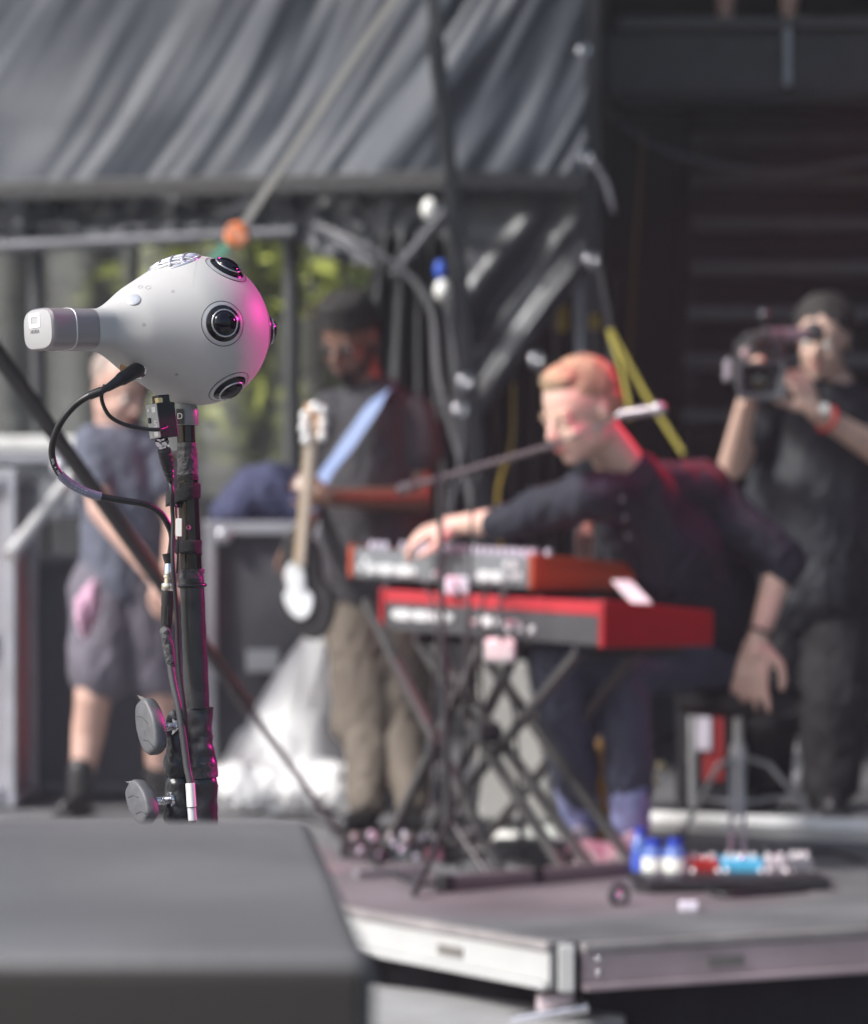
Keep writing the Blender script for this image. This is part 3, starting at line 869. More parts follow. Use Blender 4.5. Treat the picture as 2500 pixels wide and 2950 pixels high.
G().bar(fc+V((0, 0, .02)), fd+V((0, 0, .02)), 0.034, 0.03, side=(0, 0, 1)).build('foot_bar', mat('foot_bar_grey', (.12, .11, .115), .4), t, bevel=0.005)
for p in (fa, fa.lerp(fb, .45), fb, fc, fd):
    dr = (fb-fa).normalized()
    G().bar(p-dr*.02+V((0, 0, .021)), p+dr*.02+V((0, 0, .021)), 0.046, 0.042, side=(0, 0, 1)).build('rubber_foot', M_black, t, bevel=0.008)
for (P, L, hh, ss) in ((PU, LU, 0.10, (.12, .75)), (PL, LL, 0.132, (.1, .8))):
    for s in ss:
        G().bar(P(s*L, -0.02, -hh-.004), P(s*L, 0.36, -hh-.004), 0.03, 0.02, side=(0, 0, 1)).build('support_arm', M_stand, t, bevel=0.004)
G().lathe(Q(990, 1490, 7.12), (0.8, .5, 0), [(0.03, -.03), (0.03, .03)], 20).build('pivot_bolt', M_stand, t, smooth=True, auto=40)
G().lathe(Q(889, 1520, 7.15), (0.8, .5, 0), [(0.022, -.03), (0.022, .03)], 20).build('pivot_bolt', M_stand, t, smooth=True, auto=40)

# white paper sheets, small gear on keyboards
g = G(); g.box(Q(1015, 1322, 7.02), (0.085, 0.05, 0.065)); tag(g.build('power_adapter', M_white, bevel=0.012), 'white power adapter hanging under the red piano', 'power adapter')
g = G(); g.box(Q(930, 1190, 7.25), (0.07, 0.05, 0.05)); tag(g.build('effects_box', mat('lilac_white', (0.7, 0.66, 0.75), 0.4), bevel=0.008), 'small lilac white box between the two keyboards', 'effects box')
g = G(); g.ribbon([Q(1262, 1180, 7.05), Q(1285, 1205, 7.0), Q(1305, 1226, 6.95)], 0.06, 0.003, (1, .5, 0)); tag(g.build('paper_sheet', mat('paper_white', (0.75, 0.76, 0.77), 0.7)), 'white sheet of paper on the end of the red piano', 'paper')
t = thing('hand_controller', 'small pink handled fader standing on the synthesizer', 'controller', PU(0.05, .25, 0))
p = Q(1188, 1132, 7.2)
G().box(p+V((0, 0, .03)), (0.045, 0.03, 0.09)).build('controller_body', mat('rosy_plastic', (0.5, 0.25, 0.22), 0.4), t, bevel=0.006)
for k in range(3):
    G().tube([p+V((-.015+k*.013, -.017, 0)), p+V((-.015+k*.013, -.017, .06))], 0.003, 6).build('fader_slot', M_black, t)
G().ell(p+V((0.01, 0, .095)), (0.018, 0.018, 0.022)).build('controller_cap', mat('rosy_cap', (0.75, 0.35, 0.3), 0.4), t, smooth=True)
for x, y, lb in ((1160, 1126, 'round pale knob left on top of the synthesizer end'), (1232, 1120, 'second pale round button near the synthesizer end')):
    pass

# ================================================================== MIC STAND with boom
dM = 6.9
t = thing('microphone_stand', 'black microphone stand with boom in front of the keyboards', 'microphone stand', QF(912, 1787))
bp = QF(912, 1787)
top = Q(893, 985, dM)
G().tube([bp+V((0, 0, .12)), bp.lerp(top, .55)], 0.011, 14).build('lower_tube', M_stand, t, smooth=True, auto=40)
G().tube([bp.lerp(top, .5), top], 0.008, 14).build('upper_tube', M_stand, t, smooth=True, auto=40)
G().tube([bp.lerp(top, .52), bp.lerp(top, .58)], 0.016, 14).build('clutch', M_stand, t, smooth=True, auto=40)
for e in (QF(842, 1828), QF(1000, 1800), QF(880, 1752)):
    G().tube([bp+V((0, 0, .16)), e+V((0, 0, .012))], 0.009, 10).build('leg', M_stand, t, smooth=True, auto=40)
G().tube([bp+V((0, 0, .11)), bp+V((0, 0, .2))], 0.018, 12).build('leg_hub', M_stand, t, smooth=True, auto=40)
M_boom = mat('boom_black', (0.07, 0.06, 0.065), 0.3)
G().tube([Q(826, 992, 6.95), Q(1135, 902, 6.62)], 0.0085, 12).build('boom_arm', M_boom, t, smooth=True, auto=40)
G().tube([Q(1135, 902, 6.62), Q(1258, 846, 6.55)], 0.0035, 10).build('boom_extension', M_boom, t, smooth=True, auto=40)
G().lathe(Q(893, 975, 6.88), (0, -1, 0), [(0.017, -.02), (0.017, .02)], 16).build('boom_clutch', M_stand, t, smooth=True, auto=40)
G().tube([Q(812, 996, 6.97), Q(845, 987, 6.93)], 0.016, 12).build('counterweight', M_boom, t, smooth=True, auto=40)
t = thing('microphone', 'slim microphone at the end of the boom by the player ear', 'microphone', Q(1258, 846, 6.55))
G().tube([Q(1252, 848, 6.55), Q(1262, 842, 6.55), Q(1325, 833, 6.52)], [0.008, 0.012, 0.013], 14).build('microphone_body', mat('mic_grey', (0.25, 0.22, 0.24), 0.3, metal=0.3), t, smooth=True, auto=40)
G().ell(Q(1338, 831, 6.515), (0.022, 0.018, 0.018)).build('grille', mat('mic_grille', (0.4, 0.38, 0.4), 0.35, metal=0.6), t, smooth=True)
cable('microphone_cable', 'thin black cable hanging from the boom to the floor', 'cable', [Q(985, 945, 6.8), Q(966, 985, 6.8), Q(957, 1100, 6.85), Q(953, 1300, 6.85), Q(940, 1500, 6.85), QF(935, 1770)], 0.004, M_black)
for i, (x, xe, y1_, lb) in enumerate(((925, 890, 1730, 'black cable dropping from the synthesizer down to the floor'), (1000, 960, 1735, 'black cable dropping from the middle of the red piano'), (862, 905, 1745, 'black cable curling off the left end of the synthesizer'), (1040, 1060, 1760, 'black cable dropping from the right part of the red piano'))):
    cable('keyboard_cable', lb, 'cable', [Q(x, 1185, 7.1), Q(x+(-1)**i*25, 1260, 7.0), Q((x+xe)/2, 1500, 7.05), QF(xe, y1_)+V((0, 0, .02))], 0.0045, M_black, 'cables hanging from the keyboards')

# ================================================================== STOOL
M_sat = mat('satin_chrome', (0.72, 0.72, 0.74), 0.3, metal=0.55, var=0.05)
sb = QF(1500, 1722)
t = thing('drum_stool', 'round black drum stool on chrome tripod legs', 'stool', sb)
sz = Q(0, 1405, sb.y).z
G().lathe(V((sb.x+.0, sb.y, sz-.06)), (0, 0, 1), [(0.02, -.01), (0.16, -.01), (0.185, 0.01), (0.19, .05), (0.17, .08), (0.05, .088)], 40).build('seat', mat('black_leather', (0.02, 0.02, 0.022), 0.4, bump=0.1), t, smooth=True)
hub = Q(1500, 1548, sb.y)
G().tube([hub-V((0, 0, .05)), V((sb.x, sb.y, sz-.07))], 0.015, 16).build('seat_post', M_sat, t, smooth=True, auto=40)
G().tube([hub-V((0, 0, .03)), hub+V((0, 0, .05))], 0.026, 16).build('hub_clamp', M_sat, t, smooth=True, auto=40)
for i, e in enumerate((QF(1386, 1703), QF(1672, 1692), QF(1497, 1742))):
    for o_ in (-.008, .008):
        sd = V((0, o_, 0)) if i < 2 else V((o_*2.2, 0, 0))
        kn_ = hub.lerp(e, 0.35)+V((0, 0, .07))
        G().tube([hub+sd+V((0, 0, .02)), kn_+sd, e+sd+V((0, 0, .012))], 0.0075, 10).build('leg', M_sat, t, smooth=True, auto=60)
    G().tube([V((hub.x, hub.y, 0.13)), hub.lerp(e, .6)+V((0, 0, .03))], 0.006, 8).build('leg_strut', M_sat, t, smooth=True)
    G().ell(e+V((0, 0, .014)), (0.018, 0.018, 0.014)).build('rubber_foot', M_black, t, smooth=True)
G().tube([V((hub.x, hub.y, 0.09)), hub], 0.012, 12).build('centre_post', M_sat, t, smooth=True, auto=40)

# ================================================================== FLOOR CLUTTER
def bottle(x, y, h, r, label, body, capm, labm, hl=0.4):
    b = QF(x, y)
    t = thing('water_bottle', label, 'bottle', b)
    G().lathe(b, (0, 0, 1), [(r*.9, 0), (r, .01), (r, h*.72), (r*.88, h*.80), (r*.55, h*.87), (r*.5, h*.9)], 24).build('bottle_body', body, t, smooth=True)
    G().lathe(b+V((0, 0, h*.9)), (0, 0, 1), [(r*.68, 0), (r*.68, h*.13)], 20).build('bottle_cap', capm, t, smooth=True, auto=40)
    G().lathe(b, (0, 0, 1), [(r*1.03, h*.12), (r*1.03, h*(.12+hl))], 24).build('bottle_label', labm, t, smooth=True, auto=40)
    return t
M_bblue = mat('blue_pet', (0.12, 0.22, 0.60), 0.15, trans=0.3)
M_capb = mat('deep_blue_cap', (0.02, 0.05, 0.45), 0.4)
M_lab = mat('white_label', (0.80, 0.82, 0.76), 0.6, var=0.08, scale=30)
bottle(1301, 1782, 0.125, 0.024, 'blue water bottle furthest left by the stand foot', M_bblue, M_capb, mat('blue_label', (0.05, 0.10, 0.5), 0.5))
bottle(1328, 1796, 0.112, 0.030, 'white labelled tub with blue top beside the blue bottle', M_bblue, M_capb, M_lab, .5)
bottle(1372, 1797, 0.114, 0.031, 'white labelled blue capped bottle nearest the red pedal', M_bblue, M_capb, M_lab, .5)
pb = thing('pedalboard', 'black pedalboard on the floor under the stool', 'pedalboard', QF(1500, 1800))
a, b = QF(1300, 1812), QF(1668, 1806)
G().bar(a+V((0, .05, .02)), b+V((0, .05, .02)), 0.03, 0.22, side=(0, 0, 1)).build('board_plate', M_black, pb, bevel=0.006)
G().lathe(QF(1330, 1812)+V((0, 0, .004)), (0, 0, 1), [(0.055, 0), (0.055, .012)], 32).build('round_base', M_black, pb, smooth=True, auto=40)
def pedal(x, w_, y, h, label, m, kn=3, extra=None):
    b = Q(x, y, 6.78)
    t = thing('effects_pedal', label, 'effects pedal', b, 'effects pedals on the pedalboard')
    G().box(b+V((0, .05, h/2)), (w_, 0.11, h)).build('pedal_case', m, t, bevel=0.006)
    for k in range(kn):
        G().lathe(b+V((-w_*.3+k*w_*.6/max(1, kn-1), .04, h)), (0, 0, 1), [(0.009, 0), (0.008, .014)], 12).build('knob', M_jack, t, smooth=True, auto=40)
    G().lathe(b+V((0, .015, h)), (0, 0, 1), [(0.008, 0), (0.006, .012)], 12).build('foot_switch', M_chrome, t, smooth=True)
    for s in (-1, 1):
        G().tube([b+V((s*w_*.4, -.005, h*.5)), b+V((s*w_*.4, -.03, h*.45))], 0.006, 8).build('plug', M_jack, t, smooth=True)
pedal(1432, 0.080, 1786, 0.048, 'dark red effects pedal next to the bottles', mat('pedal_red', (0.30, 0.015, 0.012), 0.35), 2)
pedal(1509, 0.112, 1787, 0.050, 'wide sky blue effects pedal in the middle of the board', mat('pedal_blue', (0.08, 0.42, 0.65), 0.35), 4)
pedal(1578, 0.056, 1787, 0.050, 'silver effects pedal right of the sky blue one', mat('pedal_silver', (0.45, 0.42, 0.45), 0.35, metal=0.3), 2)
pedal(1629, 0.062, 1800, 0.070, 'dark grey effects pedal at the right end of the board', mat('pedal_grey', (0.14, 0.14, 0.16), 0.35), 3)
g = G(); g.box(QF(1400, 1853)+V((0, .01, .012)), (0.045, 0.03, 0.022)); tag(g.build('junction_box', mat('lilac_white', (0.7, 0.66, 0.75), 0.4), bevel=0.004), 'small white box lying alone in front of the pedals', 'junction box')
p = QF(1258, 1840); t = thing('cable_connector', 'black ring shaped connector lying near the stage corner', 'connector', p)
G().disc_torus(p+V((0, 0, .025)), (0.3, -1, 0.2), 0.022, 0.008, 24, 8).build('ring', M_black, t, smooth=True)
G().tube([p+V((-.02, 0, .01)), p+V((0, 0, .03))], 0.006, 8).build('plug', M_chrome, t, smooth=True)
# left pedalboard with silver knobs
t = thing('pedalboard', 'cluttered black pedalboard on the floor by the left stand foot', 'pedalboard', QF(790, 1755))
G().box(QF(800, 1745)+V((0, .1, .03)), (0.30, 0.26, 0.05)).build('board_plate', M_black, t, bevel=0.006)
G().bar(QF(722, 1786)+V((0, 0, .012)), QF(870, 1776)+V((0, 0, .012)), 0.02, 0.03, side=(0, 0, 1)).build('front_trim', M_alu, t, bevel=0.003)
rr = random.Random(9)
for i in range(26):
    x, y = rr.uniform(715, 900), rr.uniform(1700, 1750)
    G().lathe(Q(x, y, 7.35+rr.uniform(-.1, .2)), (rr.uniform(-.3, .3), -.4, 1), [(0.009, 0), (0.008, .014)], 10).build('knob', M_jack if i % 2 else M_knob, t, smooth=True, auto=40)
for i in range(5):
    G().box(Q(730+i*38, 1735, 7.4), (0.05, 0.08, 0.035)).build('pedal_case', [M_kdark, mat('pedal_pink', (0.3, 0.1, 0.14), 0.4), M_kgrey][i % 3], t, bevel=0.005)
# bags / cloths at the player's feet
def lump(name, label, cat, x, y, dd, rx, rz, m, seed, organic=True):
    g = G(); r_ = random.Random(seed)
    c = Q(x, y, dd)
    for i in range(7):
        g.ell(c+V((r_.uniform(-rx, rx)*.6, r_.uniform(-.05, .05), r_.uniform(-rz, rz)*.4)), (rx*.6, 0.06, rz*.7))
    o = g.build(name, m, organic=(0.008, 5), wr=(0.012, 30))
    return tag(o, label, cat)
lump('white_bag', 'white paper bag on the floor behind the magenta lit brace', 'bag', 1035, 1712, 7.7, 0.04, 0.03, M_white, 1)
lump('grey_bag', 'pale grey plastic bag under the red piano', 'bag', 1120, 1700, 7.8, 0.07, 0.05, mat('bag_grey', (0.5, 0.52, 0.5), 0.4), 2)
lump('pink_bag', 'pinkish white bag between the stand foot and the shoes', 'bag', 1225, 1745, 7.3, 0.07, 0.05, mat('bag_pink', (0.75, 0.55, 0.58), 0.5), 3)
g = G(); g.box(QF(1075, 1750)+V((0, 0, .03)), (0.2, 0.12, 0.06)); tag(g.build('floor_box', M_black, bevel=0.006), 'black floor box behind the near foot bar', 'floor box')
for i, pts in enumerate(([(560, 1665), (660, 1680), (740, 1745), (850, 1800), (930, 1790)], [(900, 1760), (980, 1740), (1080, 1765), (1180, 1745)], [(1420, 1800), (1460, 1825), (1560, 1822), (1640, 1815)], [(1600, 1745), (1680, 1735), (1760, 1760)], [(715, 1700), (760, 1720), (840, 1700), (900, 1735)])):
    cable('floor_cable', ['black cable snaking left of the deck corner', 'black cable behind the near foot bar', 'black cable looping in front of the pedals', 'black cable running off right from the pedals', 'tangled black cable on the left pedalboard'][i], 'cable',
          [QF(x, y)+V((0, 0, .008)) for x, y in pts], 0.007, M_black, 'cables on the stage floor')
# dark long pole slanting on the left (boom stand)
t = thing('leaning_boom', 'long dark boom pole slanting down across the left side', 'boom pole', QF(705, 1722))
A_, B_ = Q(-60, 640, 4.6), QF(705, 1722)
G().tube([A_, A_.lerp(B_, .62)], 0.016, 14).build('upper_pole', mat('boom_dark', (0.02, 0.02, 0.022), 0.5), t, smooth=True, auto=40)
G().tube([A_.lerp(B_, .60), B_+V((0, 0, .01))], 0.0085, 14).build('lower_pole', mat('boom_grey', (0.16, 0.16, 0.18), 0.4, metal=.3), t, smooth=True, auto=40)
G().tube([A_.lerp(B_, .585), A_.lerp(B_, .625)], 0.018, 14).build('pole_clutch', M_black, t, smooth=True, auto=40)

# ================================================================== PEOPLE
def hand(g, wrist, d, up_, s=1.0, curl=0.5, spread=0.12, thumb=1, curls=None):
    """palm and five fingers; d = pointing direction, up_ = back of the hand normal"""
    d = V(d).normalized()
    n_ = V(up_); n_ = (n_-d*n_.dot(d)).normalized()
    side = d.cross(n_)*thumb
    w0 = V(wrist)
    k0 = w0+d*0.085*s
    g.cap(w0, 0.024*s, w0+d*0.03*s, 0.027*s)
    for j in range(4):
        o_ = (j-1.5)*0.019*s
        g.cap(w0+side*-o_*0.6+d*0.015*s, 0.015*s, k0-side*o_, 0.0125*s, 10)
        L = [0.072, 0.08, 0.075, 0.058][j]*s
        dd = (d-side*(j-1.5)*spread).normalized()
        c_ = curls[j] if curls else curl
        p = k0-side*o_
        for q in range(3):
            ax = dd.cross(n_)
            rot = Matrix.Rotation(-c_*(0.6+0.35*q), 3, ax)
            dd = (rot @ dd).normalized()
            e = p+dd*L*[.45, .32, .23][q]
            g.cap(p, 0.0105*s-0.0008*q, e, 0.0098*s-0.0008*q, 10)
            p = e
    p = w0+d*0.02*s+side*0.02*s
    q1 = p+(d*0.6+side*0.8-n_*.3).normalized()*0.045*s
    g.cap(p, 0.015*s, q1, 0.0125*s, 10)
    q2 = q1+(d*0.9+side*0.35-n_*.3).normalized()*0.032*s
    g.cap(q1, 0.0125*s, q2, 0.011*s, 10)
    g.cap(q2, 0.011*s, q2+(d-n_*.2).normalized()*0.025*s, 0.0095*s, 10)

def head(g, c, f, u, s=1.0):
    f = V(f).normalized(); u = V(u); u = (u-f*u.dot(f)).normalized(); r = f.cross(u)
    P = lambda a, b, h: V(c)+f*a*s+r*b*s+u*h*s
    ax = (f, r, u)
    g.ell(P(-.008, 0, .035), (.098*s, .075*s, .088*s), ax, 24)
    g.ell(P(.028, 0, -.035), (.062*s, .058*s, .075*s), ax, 20)
    g.ell(P(.062, 0, -.092), (.022*s, .026*s, .020*s), ax, 12)
    for k in (-1, 1):
        g.ell(P(.005, k*.045, -.055), (.05*s, .016*s, .035*s), ax, 12)     # jaw angle
        g.ell(P(-.010, k*.077, -.005), (.017*s, .008*s, .031*s), ax, 12)    # ear
        g.ell(P(.082, k*.030, .014), (.012*s, .024*s, .008*s), ax, 12)      # brow
        g.ell(P(.066, k*.038, -.030), (.020*s, .018*s, .018*s), ax, 12)     # cheek
    g.cap(P(.090, 0, .008), .008*s, P(.113, 0, -.028), .012*s)              # nose
    g.ell(P(.100, .012, -.034), .009*s); g.ell(P(.100, -.012, -.034), .009*s)
    g.ell(P(.086, 0, -.060), (.012*s, .024*s, .010*s), ax, 12)
    return P, ax

def face_bits(P, ax, s, t, lip, brow, eye=True, lid=None):
    for k in (-1, 1):
        if lid is not None:
            G().ell(P(.0755, k*.031, -.001), (.012*s, .016*s, .010*s), ax, 14).build('eyelid', lid, t, smooth=True)
        if eye:
            o = G().ell(P(.079, k*.031, -.002), (.012*s, .014*s, .011*s), ax, 14).build('eyeball', mat('eye_white', (.7, .68, .65), .2), t, smooth=True)
            G().ell(P(.0865, k*.031, -.003), (.005*s, .006*s, .006*s), ax, 12).build('iris', mat('iris', (.03, .03, .03), .1), o, smooth=True)
        G().cap(P(.090, k*.018, .020), .004*s, P(.080, k*.050, .022), .003*s, 8).build('eyebrow', brow, t, smooth=True)
    G().ell(P(.094, 0, -.058), (.006*s, .021*s, .005*s), ax, 12).build('upper_lip', lip, t, smooth=True)
    G().ell(P(.092, 0, -.067), (.006*s, .018*s, .005*s), ax, 12).build('lower_lip', lip, t, smooth=True)

M_skinP = mat('skin_pale', (0.62, 0.42, 0.34), 0.5, var=0.08, scale=15)
M_skinP2 = mat('skin_rosy', (0.52, 0.33, 0.27), 0.5, var=0.08, scale=15)
M_skinD = mat('skin_brown', (0.17, 0.090, 0.064), 0.35, var=0.15, scale=15)
M_lipP = mat('lip_pink', (0.45, 0.18, 0.16), 0.4)
M_lipD = mat('lip_brown', (0.16, 0.07, 0.06), 0.4)
M_blond = mat('hair_blond', (0.34, 0.24, 0.15), 0.7, var=0.45, scale=30, bump=0.5, bscale=150)
M_hairB = mat('hair_black', (0.015, 0.012, 0.012), 0.8, var=0.3, scale=60, bump=0.5, bscale=200)
M_hairG = mat('hair_dark_grey', (0.022, 0.019, 0.018), 0.7, var=0.3, scale=60, bump=0.5, bscale=150)
M_navy = mat('shirt_navy', (0.009, 0.011, 0.022), 0.8, var=0.2, scale=6, bump=0.15, bscale=30)
M_tee = mat('tee_charcoal', (0.035, 0.034, 0.040), 0.85, var=0.2, scale=6, bump=0.15, bscale=30)
M_teeG = mat('tee_blue_grey', (0.10, 0.11, 0.15), 0.85, var=0.15, scale=6, bump=0.15, bscale=30)
M_shirtB = mat('shirt_black_blue', (0.011, 0.014, 0.019), 0.7, var=0.25, scale=5, bump=0.2, bscale=20)
M_jean = mat('jeans_dark_blue', (0.055, 0.065, 0.10), 0.8, var=0.2, scale=8, bump=0.15)
M_blackp = mat('trousers_black', (0.007, 0.007, 0.009), 0.85, var=0.25, scale=5, bump=0.15)
M_khaki = mat('trousers_khaki', (0.125, 0.105, 0.085), 0.85, var=0.15, scale=6, bump=0.15)
M_short = mat('shorts_mauve', (0.13, 0.12, 0.15), 0.85, var=0.15, scale=6, bump=0.15)

def caps(g, lst):
    for a, ra, b, rb in lst:
        g.cap(a, ra, b, rb)
    return g

def shoe(x, y, dx, dy, t, m, s=1.0):
    a = QF(x, y); b = a+V((dx, dy, 0))
    g = G(); g.cap(a+V((0, 0, .045)), .042*s, b+V((0, 0, .032)), .034*s); g.ell((a+b)/2+V((0, 0, .03)), (.05, .05, .035))
    g.build('shoe', m, t, organic=(.008, 6))
    G().ribbon([a+(a-b)*.28+V((0, 0, .008)), b+(b-a)*.22+V((0, 0, .008))], .085*s, .015, (b-a).cross(V((0, 0, 1)))).build('shoe_sole', M_black, t, bevel=.006)

# ---------------- keyboard player
t = thing('person', 'blond man in navy shirt leaning over the keyboards from a stool', 'person', QF(1280, 1745))
g = G(); hs = 1.12
hc = Q(1180, 838, 6.98)
P, ax = head(g, hc, (-.74, -.56, -.34), (-.22, -.18, 1), hs)
caps(g, [(P(-.03, 0, -.05), .060, Q(1285, 975, 7.15), .066)])
caps(g, [(Q(1285, 975, 7.15), .07, Q(1330, 1100, 7.3), .12), (Q(1330, 1100, 7.3), .12, Q(1430, 1280, 7.6), .13)])
sh1, el1, wr1 = Q(1190, 1010, 7.0), Q(1045, 1058, 7.15), Q(930, 1066, 7.28)
caps(g, [(Q(1285, 990, 7.15), .06, sh1, .055), (sh1, .05, el1, .042), (el1, .044, wr1, .028)])
hand(g, wr1, Q(865, 1085, 7.3)-wr1, (0, -.4, 1), 1.2, .55, .12, -1)
sh2, el2, wr2 = Q(1440, 1010, 7.4), Q(1590, 1140, 7.33), Q(1540, 1298, 7.3)
caps(g, [(Q(1300, 1010, 7.2), .06, sh2, .06), (sh2, .055, el2, .046), (el2, .047, wr2, .029)])
hand(g, wr2, Q(1522, 1400, 7.3)-wr2, (-.35, -.95, 0), 1.28, .30, .20, -1, curls=[.15, .35, .45, .5])
kn1, kn2 = Q(1140, 1345, 7.22), Q(1262, 1350, 7.28)
an1, an2 = QF(1180, 1735)+V((0, .02, .09)), QF(1285, 1745)+V((0, .02, .09))
caps(g, [(Q(1430, 1290, 7.6), .11, kn1, .06), (Q(1450, 1290, 7.65), .11, kn2, .06), (kn1, .055, an1, .036), (kn2, .055, an2, .036)])
g.build('body', M_skinP, t, organic=(.0085, 5))
face_bits(P, ax, hs, t, M_lipP, M_blond, eye=False, lid=M_skinP)
g = G()
g.ell(P(-.020, 0, .052), (.096*hs, .079*hs, .082*hs), ax, 24); g.ell(P(-.045, 0, .012), (.066*hs, .078*hs, .062*hs), ax, 20); g.ell(P(.035, 0, .094), (.046*hs, .056*hs, .033*hs), ax, 16)
g.build('hair', M_blond, t, organic=(.006, 4), wr=(.004, 90))
G().ell(P(-.012, .086, -.012), (.012, .007, .012), ax, 12).build('earpiece', M_white, t, smooth=True)
g = G()
caps(g, [(Q(1275, 985, 7.14), .095, Q(1345, 1110, 7.3), .155), (Q(1345, 1110, 7.3), .155, Q(1430, 1260, 7.58), .165), (Q(1210, 1010, 7.02), .075, Q(1430, 1005, 7.38), .09),
         (sh1, .068, el1+(el1-sh1)*.0, .052), (el1, .052, Q(1018, 1061, 7.17), .050), (Q(1430, 1010, 7.38), .09, Q(1572, 1125, 7.34), .068), (Q(1572, 1125, 7.34), .068, Q(1588, 1152, 7.33), .062),
         (Q(1400, 1080, 7.4), .13, Q(1450, 1220, 7.6), .13)])
g.build('shirt', M_navy, t, organic=(.010, 6), wr=(.020, 10))
for k in range(3):
    G().lathe(Q(1262+k*6, 1015+k*38, 7.02+k*.02)+V((0, -.035, 0)), (-.3, -1, .1), [(0.006, 0), (0.005, .003)], 10).build('shirt_button', mat('button', (.2, .2, .25), .3), t)
g = G()
caps(g, [(Q(1430, 1300, 7.6), .15, kn1, .085), (Q(1450, 1300, 7.65), .15, kn2, .085), (kn1, .08, an1.lerp(kn1, .20), .062), (kn2, .08, an2.lerp(kn2, .20), .062)])
g.build('jeans', M_jean, t, organic=(.010, 6), wr=(.016, 10))
for a, kk in ((an1, kn1), (an2, kn2)):
    g = G(); g.cap(a.lerp(kk, .22), .060, a+V((0, -.005, -.01)), .050); g.build('sock', mat('sock_lavender', (.30, .33, .58), .8), t, organic=(.008, 5), wr=(.01, 25))
G().disc_torus(wr2+V((0.004, 0, .02)), (wr2-el2), .034, .006, 24, 8).build('bracelet', mat('bracelet_dark', (.04, .04, .03), .5), t, smooth=True)
shoe(1180, 1738, -.06, -.15, t, mat('shoe_pale', (.65, .55, .58), .5)); shoe(1288, 1750, -.03, -.16, t, mat('shoe_pale', (.65, .55, .58), .5))

# ---------------- guitarist
dG = 8.5
t = thing('person', 'dark skinned bearded guitarist in charcoal tee and khaki trousers', 'person', QF(770, 1690))
g = G(); hs = 1.13
P, ax = head(g, Q(712, 690, dG), (-.45, -.82, -.42), (-.10, -.25, 1), hs)
nk = Q(748, 800, dG+.05)
el = Q(852, 1015, dG-.02); wr = Q(672, 1012, dG-.30)
el_ = Q(650, 1000, dG+.1); wr_ = Q(612, 1095, dG-.22)
caps(g, [(P(-.03, 0, -.05), .058, nk, .06), (nk, .06, Q(765, 1000, dG+.08), .12), (Q(765, 1000, dG+.08), .12, Q(765, 1180, dG+.08), .125),
         (nk, .055, Q(845, 865, dG+.06), .055), (Q(845, 865, dG+.06), .052, el, .042), (el, .044, wr, .030),
         (nk, .055, Q(672, 850, dG+.05), .055), (Q(672, 850, dG+.05), .05, el_, .04), (el_, .04, wr_, .028)])
hand(g, wr, Q(625, 985, dG-.3)-wr, (-.2, -1, .3), 1.0, .7, .05, -1)
hand(g, wr_, Q(600, 1150, dG-.25)-wr_, (-.3, -1, 0), 1.05, .6, .06, 1)
an = [QF(745, 1690)+V((0, .03, .09)), QF(835, 1690)+V((0, .03, .09))]
kn = [Q(745, 1455, dG+.0), Q(822, 1455, dG+.02)]
caps(g, [(Q(735, 1200, dG+.08), .09, kn[0], .06), (Q(790, 1200, dG+.08), .09, kn[1], .06), (kn[0], .055, an[0], .035), (kn[1], .055, an[1], .035)])
g.build('body', M_skinD, t, organic=(.0085, 5))
face_bits(P, ax, hs, t, M_lipD, M_hairB)
g = G(); g.ell(P(-.012, 0, .062), (.100*hs, .083*hs, .078*hs), ax, 24); g.ell(P(-.040, 0, .020), (.068*hs, .080*hs, .060*hs), ax, 20); g.ell(P(.0, 0, .105), (.085*hs, .075*hs, .04*hs), ax, 20)
g.build('hair', M_hairB, t, organic=(.006, 4), wr=(.006, 70))
g = G(); g.ell(P(.060, 0, -.088), (.034, .038, .030), ax, 16)
for k in (-1, 1): g.cap(P(.045, k*.045, -.075), .018, P(.0, k*.068, -.03), .012)
g.build('beard', M_hairB, t, organic=(.006, 4), wr=(.004, 70))
for k in (-1, 1): G().ell(P(.094, k*.030, -.004), (.006, .022, .015), ax, 14).build('dark_lens', mat('sunglass', (.01, .01, .012), .1), t, smooth=True)
g = G()
caps(g, [(Q(758, 850, dG+.07), .14, Q(760, 1010, dG+.08), .175), (Q(760, 1010, dG+.08), .175, Q(757, 1175, dG+.08), .18), (Q(685, 845, dG+.06), .08, Q(832, 855, dG+.07), .095),
         (Q(838, 862, dG+.06), .085, Q(850, 925, dG+.03), .078), (Q(678, 852, dG+.05), .072, Q(662, 925, dG+.08), .068)])
g.build('tee_shirt', M_tee, t, organic=(.010, 6), wr=(.018, 8))
g = G()
caps(g, [(Q(738, 1215, dG+.08), .135, kn[0]+V((0, 0, .0)), .105), (Q(795, 1215, dG+.08), .135, kn[1]+V((0, 0, .0)), .100), (kn[0]+V((0,0,.03)), .100, Q(735, 1470, dG), .098), (kn[0]-V((0, 0, .02)), .07, an[0]+V((0, 0, .0)), .058), (kn[1]-V((0, 0, .02)), .07, an[1]+V((0, 0, .0)), .058)])
g.build('trousers', M_khaki, t, organic=(.010, 5), wr=(.016, 9))
shoe(745, 1690, -.06, -.15, t, M_black); shoe(835, 1690, -.02, -.16, t, M_black)
